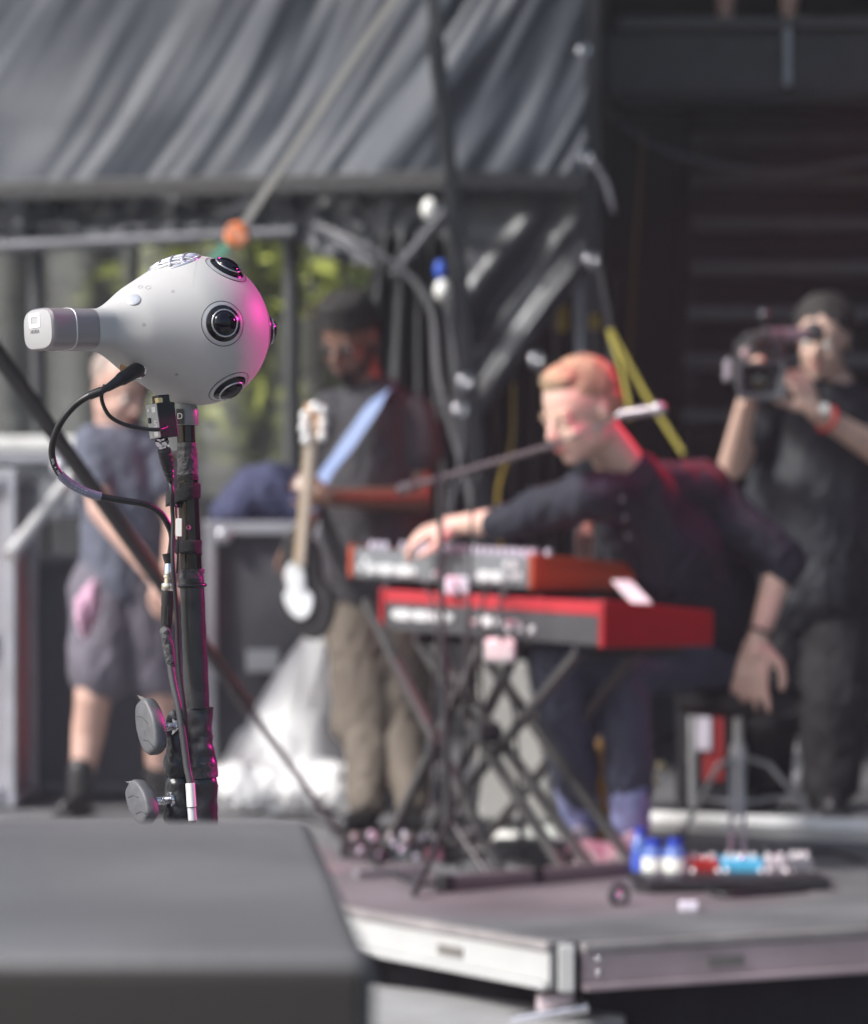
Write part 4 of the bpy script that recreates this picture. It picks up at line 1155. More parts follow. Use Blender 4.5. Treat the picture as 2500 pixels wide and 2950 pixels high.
# strap and guitar
t = thing('electric_guitar', 'white and black electric guitar held upright by the guitarist', 'guitar', Q(600, 1255, dG-.3))
dg_ = dG-.33
guitar_body(Q(622, 1185, dg_), (1, -.2, 0), (-.15, 0, 1), 0.20, 0.36, 0.045, M_black, 'guitar_body', t)
guitar_body(Q(604, 1200, dg_-.03), (1, -.2, 0), (-.15, 0, 1), 0.11, 0.18, 0.006, mat('white_pickguard', (.75, .78, .8), .3), 'pickguard', t)
na, nb = Q(608, 1150, dg_-.03), Q(634, 880, dg_-.05)
G().bar(na, nb, 0.037, 0.02, side=(1, 0, 0)).build('neck', mat('neck_maple', (.50, .36, .20), .3, coat=.3), t, bevel=.004)
for k in range(12):
    p = na.lerp(nb, k/12*.98+.02); G().bar(p-V((.023, .011, 0)), p+V((.023, -.011, 0)), .003, .003).build('fret', M_jack, t)
G().bar(nb, Q(640, 822, dg_-.05), 0.06, 0.016, side=(1, 0, 0)).build('headstock', mat('head_maple', (.55, .30, .14), .3, coat=.3), t, bevel=.006)
for x, y in ((620, 846), (618, 870), (622, 893), (656, 836), (657, 862), (655, 886)):  # glints put into the near white colour and larger size
    G().ell(Q(x, y, dg_-.06), (.015, .013, .017)).build('tuning_peg', mat('nickel_glint_white', (.9, .9, .9), .25, metal=.3), t, smooth=True)
G().ell(Q(640, 828, dg_-.065), (.017, .010, .017)).build('glint_disc', mat('nickel_glint_white', (.9, .9, .9), .25, metal=.3), t, smooth=True)
for k in range(6):
    G().tube([Q(602+k*2.2, 1200, dg_-.045), Q(629+k*2, 850, dg_-.066)], .0007, 4).build('string', M_jack, t)
M_strap = mat('strap_pale_blue', (.18, .25, .44), .6, var=.1)
t = thing('guitar_strap', 'pale blue strap across the chest of the guitarist', 'strap', Q(650, 970, dG-.2))
G().ribbon(spline([Q(795, 790, dG+.03), Q(775, 805, dG-.085), Q(735, 862, dG-.13), Q(695, 920, dG-.16), Q(655, 975, dG-.2), Q(634, 1040, dG-.26)], 6), .054, .004, (.8, 0, .55)).build('strap_webbing', M_strap, t)

# ---------------- man in grey at left
dL = 8.85
t = thing('person', 'balding man in blue grey tee and shorts stooping behind the round camera', 'person', QF(200, 1655))
g = G(); hs = 1.12
P, ax = head(g, Q(243, 790, dL), (.62, -.62, -.45), (.2, -.25, 1), hs)
nk = Q(235, 885, dL+.05)
el = Q(205, 1035, dL-.1); wr = Q(318, 1175, dL-.25)
kn = [Q(190, 1420, dL), Q(325, 1420, dL+.05)]
an = [QF(165, 1655)+V((0, 0, .09)), QF(318, 1650)+V((0, 0, .09))]
caps(g, [(P(-.03, 0, -.05), .058, nk, .065), (nk, .08, Q(255, 1180, dL+.08), .13), (nk, .055, Q(190, 905, dL), .06), (Q(190, 905, dL), .05, el, .046), (el, .046, wr, .030),
         (nk, .055, Q(300, 905, dL+.05), .06), (Q(300, 905, dL+.05), .05, Q(360, 1060, dL+.0), .045), (Q(360, 1060, dL), .042, Q(345, 1170, dL-.2), .03),
         (Q(225, 1200, dL+.08), .1, kn[0], .066), (Q(290, 1200, dL+.08), .1, kn[1], .062), (kn[0], .062, Q(180, 1490, dL+.02), .058), (Q(180, 1490, dL+.02), .058, an[0], .036), (kn[1], .058, Q(322, 1490, dL+.05), .052), (Q(322, 1490, dL+.05), .05, an[1], .036)])
hand(g, wr, Q(350, 1215, dL-.28)-wr, (.2, -1, .2), 1.05, .6, .06, 1)
hand(g, Q(345, 1170, dL-.2), V((-.1, -.3, -1)), (0, -1, .2), 1.05, .6, .06, -1)
g.build('body', M_skinP2, t, organic=(.0085, 5))
face_bits(P, ax, hs, t, M_lipP, M_hairG)
g = G()
caps(g, [(Q(240, 925, dL+.05), .125, Q(262, 1170, dL+.09), .165), (Q(200, 915, dL), .078, Q(300, 915, dL+.05), .078), (Q(196, 910, dL), .078, Q(203, 985, dL-.04), .068), (Q(300, 915, dL+.05), .072, Q(332, 985, dL+.02), .064)])
g.build('tee_shirt', M_teeG, t, organic=(.010, 6), wr=(.018, 8))
g = G(); caps(g, [(Q(228, 1195, dL+.08), .145, Q(205, 1365, dL+.01), .105), (Q(290, 1195, dL+.08), .145, Q(322, 1365, dL+.05), .10)])
g.build('shorts', M_short, t, organic=(.010, 5), wr=(.016, 9))
g = G(); g.ell(P(-.030, 0, .045), (.086*hs, .079*hs, .078*hs), ax, 20); g.build('hair', mat('stubble_grey', (.30, .24, .21), .7, bump=.3, bscale=200), t, organic=(.006, 3))
for a in an:
    g = G(); g.cap(a+V((0, 0, .06)), .046, a-V((0, 0, .03)), .046); g.build('sock', M_black, t, organic=(.008, 4))
shoe(165, 1655, -.03, -.15, t, M_black); shoe(318, 1652, .0, -.15, t, M_black)
lump('pink_cloth', 'pale pink cloth hanging from the shorts pocket of the stooping man', 'cloth', 182, 1240, 8.62, .035, .10, mat('cloth_pink', (.55, .33, .45), .8), 12)

# ---------------- cameraman
dC = 8.9
t = thing('person', 'cameraman in dark shirt shouldering a video camera at far right', 'person', QF(1640, 1652))
g = G(); hs = 1.16
P, ax = head(g, Q(1672, 692, dC), (-.34, -.90, -.20), (.04, -.15, 1), hs)
nk = Q(1685, 800, dC+.08)
shR, elR, wrR = Q(1545, 850, dC+.05), Q(1490, 945, dC-.12), Q(1517, 815, dC-.36)
shL, elL, wrL = Q(1800, 850, dC+.1), Q(1815, 935, dC-.15), Q(1655, 835, dC-.36)
kn = [Q(1560, 1420, dC+.05), Q(1690, 1425, dC)]
an = [QF(1555, 1645)+V((0, .03, .09)), QF(1690, 1652)+V((0, .03, .09))]
caps(g, [(P(-.03, 0, -.05), .062, nk, .07), (nk, .1, Q(1660, 1000, dC+.1), .16), (Q(1660, 1000, dC+.1), .16, Q(1640, 1180, dC+.1), .15), (nk, .06, shR, .06), (shR, .055, elR, .05), (elR, .052, wrR, .033),
         (nk, .06, shL, .06), (shL, .055, elL, .05), (elL, .053, wrL, .033), (Q(1590, 1200, dC+.1), .1, kn[0], .065), (Q(1690, 1200, dC+.1), .1, kn[1], .065), (kn[0], .055, an[0], .035), (kn[1], .055, an[1], .035)])
hand(g, wrR, V((0, -.1, 1)), (-.8, -.6, 0), 1.05, .6, .05, 1)
hand(g, wrL, Q(1618, 765, dC-.38)-wrL, (.3, -1, .2), 1.1, .55, .06, -1)
g.build('body', M_skinP, t, organic=(.0085, 5))
face_bits(P, ax, hs, t, M_lipP, M_hairG)
g = G(); g.ell(P(-.022, 0, .058), (.100*hs, .083*hs, .080*hs), ax, 24); g.ell(P(-.045, 0, .015), (.068*hs, .082*hs, .07*hs), ax, 20)
g.build('hair', M_hairG, t, organic=(.006, 4), wr=(.008, 60))
g = G(); g.tube(spline([P(-.01, k*.092*math.cos(a) if False else .094*math.cos(a), .03+.105*math.sin(a)) for k, a in ((1, i/8*math.pi) for i in range(9))], 4), .008, 8)
hp = g.build('headphones', M_black, t, smooth=True)
for k in (-1, 1): G().lathe(P(-.008, k*.080, -.005), ax[1]*k, [(.030, 0), (.032, .012), (.022, .026)], 20).build('ear_cup', M_black, hp, smooth=True)
g = G()
caps(g, [(Q(1670, 870, dC+.1), .19, Q(1660, 1010, dC+.1), .24), (Q(1660, 1010, dC+.1), .24, Q(1650, 1180, dC+.1), .225), (Q(1590, 860, dC+.07), .085, Q(1790, 860, dC+.1), .09), (Q(1560, 858, dC+.05), .08, Q(1515, 905, dC-.04), .07), (Q(1795, 860, dC+.1), .085, Q(1812, 915, dC-.08), .075)])
g.build('shirt', M_shirtB, t, organic=(.010, 6), wr=(.018, 8))
g = G(); caps(g, [(Q(1590, 1215, dC+.1), .145, kn[0], .11), (Q(1700, 1215, dC+.1), .16, kn[1], .125), (kn[0], .11, an[0]+V((0, 0, .02)), .085), (kn[1], .125, an[1]+V((0, 0, .02)), .10)])
g.build('trousers', M_blackp, t, organic=(.010, 5), wr=(.016, 9))
shoe(1555, 1645, -.04, -.14, t, M_black); shoe(1690, 1652, -.02, -.14, t, M_black)
G().disc_torus(wrL+(elL-wrL)*.16, (elL-wrL), .040, .008, 24, 8).build('wristband', mat('red_band', (.55, .04, .04), .5), t, smooth=True)
G().box(Q(1672, 838, dC-.40)+V((0, -.03, .01)), (.03, .01, .03)).build('wristband_tag', M_white, t, bevel=.004)
# video camera
t = thing('video_camera', 'black shoulder video camera with square lens hood held by the cameraman', 'video camera', Q(1545, 810, dC-.5))
M_vc = mat('video_body', (.035, .036, .04), .45); M_vg = mat('video_hood', (.06, .065, .075), .5)
c0 = Q(1545, 745, dC-.3)
G().box(c0+V((.01, .12, .03)), (.13, .36, .16)).build('camera_body', M_vc, t, bevel=.012)
hc_ = Q(1547, 772, dC-.58)
def hood():
    g = G(); cx, cy, cz = hc_
    w1, h1, w2, h2 = .078, .062, .055, .045
    r = [V((cx-w1, cy, cz-h1)), V((cx+w1, cy, cz-h1)), V((cx+w1, cy, cz+h1)), V((cx-w1, cy, cz+h1))]
    q = [V((cx-w1*.8, cy, cz-h1*.78)), V((cx+w1*.8, cy, cz-h1*.78)), V((cx+w1*.8, cy, cz+h1*.78)), V((cx-w1*.8, cy, cz+h1*.78))]
    b = [V((cx-w2, cy+.12, cz-h2)), V((cx+w2, cy+.12, cz-h2)), V((cx+w2, cy+.12, cz+h2)), V((cx-w2, cy+.12, cz+h2))]
    i_ = [V((cx-.045, cy+.07, cz-.035)), V((cx+.045, cy+.07, cz-.035)), V((cx+.045, cy+.07, cz+.035)), V((cx-.045, cy+.07, cz+.035))]
    vs = r+q+b+i_
    fs = []
    for k in range(4):
        n_ = (k+1) % 4
        fs += [[k, n_, 4+n_, 4+k], [k, 8+k, 8+n_, n_], [4+k, 4+n_, 12+n_, 12+k]]
    fs += [[12, 13, 14, 15], [8, 11, 10, 9]]
    g.add(vs, fs); return g
hd = hood().build('lens_hood', M_vg, t, bevel=.003)
G().lathe(hc_+V((0, .066, 0)), (0, -1, 0), [(.034, 0), (.034, .006), (.02, .012)], 24).build('lens_glass', mat('amber_lens', (.05, .035, .01), .06, coat=1), hd, smooth=True)
G().lathe(hc_+V((0, .14, 0)), (0, 1, 0), [(.048, 0), (.048, .1)], 28).build('lens_barrel', M_vc, t, smooth=True, auto=40)
G().bar(Q(1545, 680, dC-.35), Q(1640, 680, dC-.3), .04, .05, side=(0, 0, 1)).build('top_handle', mat('video_silver', (.22, .22, .27), .35, metal=.3), t, bevel=.01)
G().box(Q(1548, 688, dC-.42), (.05, .14, .05)).build('microphone_mount', M_vc, t, bevel=.01)
G().tube([Q(1526, 690, dC-.62), Q(1545, 690, dC-.35)], .018, 16).build('shotgun_microphone', M_vc, t, smooth=True, auto=40)
G().lathe(Q(1655, 676, dC-.18), (-.3, -1, 0), [(.03, -.03), (.034, 0), (.036, .03), (.02, .034)], 24).build('eyepiece', M_black, t, smooth=True)
G().ell(Q(1553, 640, dC-.4), (.018, .02, .02)).build('light_knob', M_vg, t, smooth=True)
G().ell(Q(1516, 718, dC-.45), .020).build('focus_knob', mat('rosy_knob', (.35, .24, .26), .3), t, smooth=True)
G().box(Q(1478, 752, dC-.42), (.02, .1, .07)).build('side_screen', mat('screen_side', (.3, .27, .32), .3), t, bevel=.006)

# ---------------- person on the balcony (only the feet are in the frame)
dB = 11.65
zB = zt-.03
def BP(x, z, dy=0): return V((Q(x, 0, dB).x, dB+dy, zB+z))
t = thing('person', 'bare legged person standing on the dark balcony at the top', 'person', BP(1535, 0))
g = G()
for x in (1472, 1602):
    caps(g, [(BP(x, .09), .036, BP(x+4, .32), .056), (BP(x+4, .32), .056, BP(x+2, .48), .052), (BP(x+2, .48), .06, BP(1520+(x-1535)*.5, .88), .085),
             (BP(x, .05, .04), .035, BP(x+6, .028, -.14), .030)])
caps(g, [(BP(1535, .92), .13, BP(1535, 1.4), .12), (BP(1535, 1.42), .06, BP(1535, 1.52), .055)])
for s in (-1, 1):
    caps(g, [(BP(1535+s*72, 1.38), .05, BP(1535+s*85, 1.1), .04), (BP(1535+s*85, 1.1), .04, BP(1535+s*75, .88, -.08), .028)])
    hand(g, BP(1535+s*75, .88, -.08), (0, -.1, -1), (s, 0, 0), 1, .4, .06, 1)
P, ax = head(g, BP(1535, 1.62), (0, -1, -.1), (0, 0, 1), 1)
g.build('body', M_skinP2, t, organic=(.011, 4))
face_bits(P, ax, 1, t, M_lipP, M_hairB)
g = G(); g.ell(P(-.022, 0, .058), (.100, .083, .080), ax, 20); g.build('hair', M_hairB, t, organic=(.008, 3))
g = G(); caps(g, [(BP(1535, .98), .15, BP(1535, 1.36), .15), (BP(1480, 1.38), .07, BP(1590, 1.38), .07)]); g.build('tee_shirt', M_tee, t, organic=(.012, 4), wr=(.015, 9))
g = G(); caps(g, [(BP(1515, .9), .12, BP(1480, .58), .09), (BP(1555, .9), .12, BP(1595, .58), .09)]); g.build('shorts', M_blackp, t, organic=(.012, 4), wr=(.012, 9))

# ================================================================== FOREGROUND BLACK MONITOR BOX
Mx = mat('speaker_black_sky_sheen', (0.130, 0.129, 0.131), 0.45, var=0.22, scale=4, bump=0.12, bscale=120)  # black paint lightened, sky reflection put into its colour
t = thing('monitor_cabinet', 'large flat topped black speaker cabinet close in front at lower left', 'speaker cabinet', (-0.7, 1.6, -0.1))
zt_ = EYE-0.180
xb, yb_ = (634-882)/F*1.955, 1.955
xf, yf_ = (764-882)/F*1.255, 1.255
g = G()
B0, B1, B2, B3 = V((-1.4, 1.25, 0)), V((xf, yf_, 0)), V((xb, yb_, 0)), V((-1.4, 1.98, 0))
zt2 = V((0, 0, zt_)); zb2 = V((0, 0, -0.35))
g.hexa([B0+zb2, B1+zb2, B2+zb2, B3+zb2, B0+zt2, B1+zt2, B2+zt2, B3+zt2])
g.build('cabinet_shell', Mx, t, bevel=0.012, seg=4)
G().hexa([B0+V((.0, -.014, -.30)), B1+V((-.006, -.014, -.30)), B1+V((-.006, .004, -.30)), B0+V((.0, .004, -.30)), B0+V((.0, -.014, zt_-.006)), B1+V((-.006, -.014, zt_-.006)), B1+V((-.006, .004, zt_-.006)), B0+V((.0, .004, zt_-.006))]).build('front_shade_plate', mat('front_shade_brown', (.018, .015, .0135), .7, bump=.1, bscale=300), t, bevel=.003)  # dark plate over the front, shade put into its colour
for x in (-1.0, -.2):
    G().box((x, 1.245, -.0), (.16, .02, .04)).build('handle', M_black, t, bevel=.006)

# ================================================================== ROUND VR CAMERA (hero)
D0 = 2.93
CC = Q(397, 672, D0)
al = R(50)
U = V((-math.sin(al), -math.cos(al), -0.055)).normalized()
S = V((math.cos(al), -math.sin(al), 0)).normalized()
W = S.cross(U) if S.cross(U).z > 0 else U.cross(S)
RB = 0.084
L_ = 0.2045
M_ball = mat('camera_pearl_grey', (0.445, 0.44, 0.43), 0.56, metal=0.12, var=0.03, scale=14, bump=0.02, bscale=900)
M_grip_shade = mat('grip_shade_mauve', (0.30, 0.275, 0.28), 0.42, metal=0.45, var=0.05, scale=8, bump=0.03, bscale=900)  # same metal as the ball, mauve shade put into its colour
t = thing('vr_camera', 'pearl grey ball shaped panoramic camera with lenses and a grip on the pole', 'camera', CC-V((0, 0, RB)))
def prof(q):
    if q <= .04:
        r = math.sqrt(max(0, RB*RB-q*q)); return r, r, 2.0
    k = min(1, (q-.04)/.090)
    r = .0739-(.0739-.0262)*k
    # smooth fillet into the grip
    hh_, hw_ = .0225, .0298
    r1 = math.sqrt(.0739**2-0) if False else r
    s = min(1, max(0, (q-.085)/.060)); s = s*s*(3-2*s)
    hh2 = max(r, hh_)*(1-s)+hh_*s
    hw2 = max(r, hw_)*(1-s)+hw_*s
    return hw2, hh2, 2+1.4*s
def ring(q, n=96, k=1.0, add=0.0):
    hw_, hh_, e = prof(q)
    hw_ = hw_*k+add; hh_ = hh_*k+add
    vs = []
    for i in range(n):
        a = 2*math.pi*i/n
        ca, sa = math.cos(a), math.sin(a)
        vs.append(CC+U*q+S*hw_*math.copysign(abs(ca)**(2/e), ca)+W*hh_*math.copysign(abs(sa)**(2/e), sa))
    return vs
def loft(rings):
    n = len(rings[0]); g = G(); vs = [v for r in rings for v in r]; fs = []
    for i in range(len(rings)-1):
        for k in range(n):
            fs.append([i*n+k, i*n+(k+1) % n, (i+1)*n+(k+1) % n, (i+1)*n+k])
    fs.append(list(range(n))[::-1]); fs.append([(len(rings)-1)*n+k for k in range(n)])
    return g.add(vs, fs)
qs = [-RB*math.cos(math.pi*i/60) for i in range(0, 60) if -RB*math.cos(math.pi*i/60) < .04]
qs[0] = -RB*.99999
qs += [.04+i*.105/40 for i in range(41)]
body = loft([ring(q) for q in qs]).build('ball_body', M_ball, t, smooth=True, auto=50)
# fine seam of the shell
def arc_ring(n_dir, dist, r, g):
    x, y, z = frame(n_dir)
    rr = math.sqrt(RB*RB-dist*dist)
    g.disc_torus(CC+z*dist, z, rr, r, 120, 6)
g = G(); arc_ring(V((1, -.05, 0)), 0.008, .00010, g); g.build('shell_seam', mat('seam_grey', (.30, .30, .31), .6), t, smooth=True)
# grip
gr = loft([ring(.1445, add=-.0002), ring(.1465, add=.0000), ring(.155), ring(.1735)]).build('grip', M_grip_shade, t, smooth=True, auto=50)
loft([ring(.1733, add=.0), ring(.1737, add=.0005), ring(.1745, add=.0005), ring(.1749, add=.0)]).build('grip_band', mat('grip_band_pale', (.62, .62, .63), .35, metal=.4), t, smooth=True, auto=50)
capo = loft([ring(.1748), ring(.198, add=.0), ring(.2022, add=.0002), ring(.2040, add=-.0009), ring(.2046, add=-.003)]).build('end_cap', M_grip_shade, t, smooth=True, auto=35)
loft([ring(.2044, add=-.0016), ring(.2052, add=-.0017), ring(.2056, add=-.0028)]).build('end_plate', mat('cap_grey', (.36, .36, .365), .45), capo, smooth=True, auto=35)
# emblem: rounded square frame and wordmark on the cap
ec = CC+U*.2058-S*.0048+W*.0098
def rrect(w_, h_, r_, n_=6):
    out = []
    for cx, cy, a0 in ((w_-r_, h_-r_, 0), (-w_+r_, h_-r_, 90), (-w_+r_, -h_+r_, 180), (w_-r_, -h_+r_, 270)):
        for k in range(n_+1):
            a = R(a0+90*k/n_); out.append((cx+r_*math.cos(a), cy+r_*math.sin(a)))
    return out
oo, ii = rrect(.0108, .0077, .002), rrect(.0070, .0040, .0008)
n_ = len(oo)
vs = [ec+S*x+W*y for x, y in oo]+[ec+S*x+W*y for x, y in ii]+[ec+U*.0004+S*x+W*y for x, y in oo]+[ec+U*.0004+S*x+W*y for x, y in ii]
fs = []
for k in range(n_):
    m_ = (k+1) % n_
    fs += [[k, m_, n_+m_, n_+k], [2*n_+k, 3*n_+k, 3*n_+m_, 2*n_+m_], [k, 2*n_+k, 2*n_+m_, m_], [n_+k, n_+m_, 3*n_+m_, 3*n_+k]]
G().add(vs, fs).build('emblem', mat('emblem_white', (.95, .95, .97), .4, var=.01), t)
sx_ = S if (V((1, 0, 0)).dot(S) > 0) else -S
text('wordmark', 'NOKIA', .0056, CC+U*.2058-S*.005-W*.0022, sx_, W, mat('wordmark_grey', (.16, .16, .17), .5), t)

# lenses
M_ringb = mat('lens_ring_grey', (.42, .42, .43), .35, metal=.3, var=.03)
M_lblack = mat('lens_recess_black', (.008, .008, .009), .16, spec=.35, var=.1)
M_silver = mat('lens_inner_silver', (.50, .50, .52), .22, metal=.8, var=.03)
M_glass = mat('lens_glass_dark', (.006, .005, .009), .03, spec=.40, var=.1)
M_glass2 = mat('lens_core', (.03, .035, .05), .05, coat=1.0, var=.2)
def lens(n_dir, s=1.0):
    n_ = V(n_dir).normalized()
    o0 = CC+n_*RB
    base = lambda r: math.sqrt(RB*RB-r*r)-RB
    le = G().lathe(o0, n_, [(.0240*s, base(.0240)-.0012), (.0240*s, base(.0240)+.0004), (.0232*s, base(.0232)+.0006), (.0205*s, base(.0205)+.0010), (.0198*s, base(.0198)+.0005), (.0175*s, -.0016)], 64).build('lens_ring', M_ringb, t, smooth=True, auto=40)
    G().disc_torus(o0+n_*(base(.0247)), n_, .0247*s, .0004, 96, 6).build('seam_ring', M_black, le, smooth=True)
    G().lathe(o0, n_, [(.0204*s, base(.0204)+.0006), (.0197*s, base(.0197)+.0013), (.0168*s, .0006), (.0146*s, .0024), (.0136*s, .0012), (.008*s, .001)], 64).build('lens_bezel', M_lblack, le, smooth=True, auto=40)
    G().disc_torus(o0+n_*.0028, n_, .0146*s, .0011, 64, 8).build('inner_ring', M_silver, le, smooth=True)
    pr = [(.0132*s, .0026)]+[(.0132*s*math.cos(a), .0026+.0060*math.sin(a)) for a in [R(x) for x in (12, 24, 36, 48, 60, 70, 80, 87)]]
    G().lathe(o0, n_, pr, 48).build('front_glass', M_glass, le, smooth=True)
    return le
lens((.455, -.89, .012))
lens((.97, .23, .03))
lens((.455, -.36, .80))
lens((.50, -.33, -.81))
lens((.3, .95, .05)); lens((.36, .40, .80)); lens((.40, .5, -.76))

# glossy vent plate on top
vn = V((-.27, -.27, .92)).normalized()
vx = V((1, -.15, .25)); vx = (vx-vn*vx.dot(vn)).normalized(); vy = vn.cross(vx)
M_plate = mat('vent_gloss_white', (.80, .80, .84), .12, metal=.7, var=.03)
vo = CC+vn*(RB+.0012)
vent = G().disc_torus(vo-vn*.0068, vn, .0285, .0022, 64, 8, x=vx).build('vent_rim', M_plate, t, smooth=True)
for k in range(5):
    q = (k-2)*.0105
    hl = math.sqrt(max(0, .0285**2-q*q))*.96
    pts = []
    for j in range(9):
        a_ = -hl+2*hl*j/8
        p_ = vx*a_+vy*q
        dd_ = math.sqrt(max(0, RB*RB-p_.length**2))+.0014
        pts.append(CC+vn*dd_+p_)
    G().tube(pts, .0018, 8).build('vent_bar', M_plate, vent, smooth=True)
for k in range(3):
    pts = []
    for j in range(9):
        a_ = -.026+.052*j/8
        p_ = vy*a_*(1 if k == 1 else .85)+vx*((k-1)*.014)
        dd_ = math.sqrt(max(0, RB*RB-p_.length**2))+.0022
        pts.append(CC+vn*dd_+p_)
    G().tube(pts, .0018, 8).build('vent_bar', M_plate, vent, smooth=True)
pts = [CC+vn*(math.sqrt(RB*RB-.0270**2)+.0002)+vx*.027*math.cos(2*math.pi*k/48)+vy*.027*math.sin(2*math.pi*k/48) for k in range(48)]
G().add(pts+[p-vn*.002 for p in pts], [list(range(48)), [48+k for k in range(48)][::-1]]+[[k, 48+k, 48+(k+1) % 48, (k+1) % 48] for k in range(48)]).build('vent_well', mat('vent_violet_dark', (.10, .08, .20), .2, metal=.5), vent)

# point on the lofted surface seen at picture position (x, y): march along the view ray
from mathutils.bvhtree import BVHTree
_bv = BVHTree.FromPolygons([v.co+base_of(body) for v in body.data.vertices], [list(p.vertices) for p in body.data.polygons])
def surf(x, y):
    o_ = V((0, 0, EYE)); d_ = (Q(x, y, 1.0)-o_).normalized()
    h, n_, _, _ = _bv.ray_cast(o_, d_)
    if h is None: return None, None
    if n_.dot(d_) > 0: n_ = -n_
    return h, n_
M_mark = mat('mark_grey', (.28, .28, .29), .5)
for x, y, r in ((302, 584, .0030), (286, 583, .0026)):
    h, n_ = surf(x, y)
    if h: G().disc_torus(h, n_, r, .00028, 24, 5).build('button_ring', M_mark, t, smooth=True)
h, n_ = surf(272, 609)
if h: G().lathe(h-n_*.0004, n_, [(.0085, 0), (.0080, .0009), (.002, .0007)], 40, x=V((1, 0, .5)), sx=1.0).build('power_button', mat('button_pale', (.44, .46, .50), .4), t, smooth=True)
for x, y in ((352, 592), (359, 761), (293, 660)):
    h, n_ = surf(x, y)
    if h:
        fx, fy, fz = frame(n_)
        for k in range(7):
            rr_ = 0 if k == 0 else .0016
            a = k*math.pi/3
            p = h+fx*rr_*math.cos(a)+fy*rr_*math.sin(a)
            G().ell(p, (.00038, .00038, .00038), n=8).build('microphone_hole', M_black, t)

# ---------------------------------------------------------------- connector recess, connectors and cables
M_rub = mat('rubber_black', (0.017, 0.017, 0.018), 0.38, var=0.2, scale=60)
M_gold = mat('brass_gold', (0.75, 0.58, 0.30), 0.25, metal=0.9)
h, n_ = surf(272, 753)
ca = h if h else Q(272, 753, 2.86)
cdir = (Q(238, 776, 2.80)-Q(276, 750, 2.86)).normalized()
co = Q(276, 750, 2.853)
t2 = thing('connector_plug', 'black screw connector plugged into the underside of the ball camera', 'connector', Q(240, 780, 2.83))
G().lathe(Q(281, 750, 2.862), cdir, [(.0085, -.006), (.0105, .000), (.0105, .002), (.0092, .0035)], 32).build('socket_ring', M_chrome, t2, smooth=True, auto=40)
G().lathe(Q(262, 746, 2.872), cdir, [(.008, -.004), (.008, .008)], 12).build('gold_contact', M_gold, t2, smooth=True, auto=40)
G().tube([Q(284, 748, 2.862), Q(272, 755, 2.85), Q(246, 771, 2.83)], [.0078, .0082, .0072], 24).build('connector_shell', M_rub, t2, smooth=True, auto=40)
for k in range(5):
    p = Q(284, 748, 2.862).lerp(Q(246, 771, 2.83), .25+k*.16)
    G().disc_torus(p, cdir, .0080-.0002*k, .0005, 28, 6).build('grip_rib', M_rub, t2, smooth=True)
G().tube([Q(247, 770, 2.83), Q(232, 780, 2.82), Q(218, 789, 2.815)], [.0066, .0052, .0042], 20).build('strain_relief', M_rub, t2, smooth=True, auto=40)

main = spline([Q(222, 786, 2.815), Q(205, 795, 2.81), Q(180, 805, 2.81), Q(150, 826, 2.815), Q(122, 862, 2.82), Q(107, 905, 2.83), Q(109, 938, 2.835), Q(125, 967, 2.84), Q(158, 992, 2.85), Q(200, 1008, 2.86), Q(250, 1017, 2.87), Q(296, 1025, 2.88), Q(325, 1042, 2.89), Q(342, 1066, 2.895), Q(350, 1090, 2.90), Q(348, 1118, 2.905), Q(343, 1145, 2.905)], 10)
t3 = thing('video_cable', 'thick black cable arcing from the ball camera back to the pole', 'cable', Q(200, 1010, 2.85))
G().tube(main, .00375, 20).build('cable_jacket', M_rub, t3, smooth=True)
G().tube(spline([Q(208, 794, 2.81), Q(195, 799, 2.81), Q(182, 804, 2.81)], 5), .0048, 20).build('shrink_tube', M_rub, t3, smooth=True, auto=50)
M_sleeve = mat('clear_sleeve', (.30, .31, .42), .12, trans=.35, coat=.6, var=.1)
i0 = min(range(len(main)), key=lambda i: (main[i]-Q(123, 963, 2.84)).length); i1 = min(range(len(main)), key=lambda i: (main[i]-Q(203, 1009, 2.86)).length)
G().tube(main[i0:i1+1], .0050, 20).build('clear_sleeve', M_sleeve, t3, smooth=True, auto=50)
p0 = main[(i0+i1)//2]
M_print = mat('cable_print', (.75, .76, .78), .5)
def along_text(s_, i, off, size, m, tt):
    L = len(s_)
    # place each letter along the cable path
    dist = 0; idx = i
    pos = main[i].copy()
    for ch in s_:
        d_ = (main[min(idx+1, len(main)-1)]-main[idx]).normalized()
        if ch != ' ':
            yv = V((0, -1, 0)).cross(d_)*-1
            yv = d_.cross(V((0, 1, 0))) * 1.0
            if yv.z < 0: yv = -yv
            text('cable_letter', ch, size, pos+V((0, -off, 0)), d_, yv, m, tt, .0001)
        step = size*.62
        pos = pos+d_*step
        while idx < len(main)-1 and (main[idx]-pos).dot(d_) < 0: idx += 1
        pos = main[idx]-d_*max(0, (main[idx]-pos).dot(d_))
along_text('RADIANT', i0+8, .0052, .0050, M_print, t3)
i2 = min(range(len(main)), key=lambda i: (main[i]-Q(108, 936, 2.835)).length)
along_text('G3L 4.78G', i2, .0039, .0036, M_print, t3)

thin = spline([Q(214, 782, 2.818), Q(207, 800, 2.82), Q(210, 822, 2.825), Q(224, 846, 2.83), Q(252, 862, 2.835), Q(290, 871, 2.84), Q(322, 873, 2.845), Q(338, 868, 2.86), Q(342, 862, 2.872)], 8)
g = G(); g.tube(thin, .0022, 14); tag(g.build('power_cable', M_rub, smooth=True), 'thin black power lead looping from the connector to the small box', 'cable')

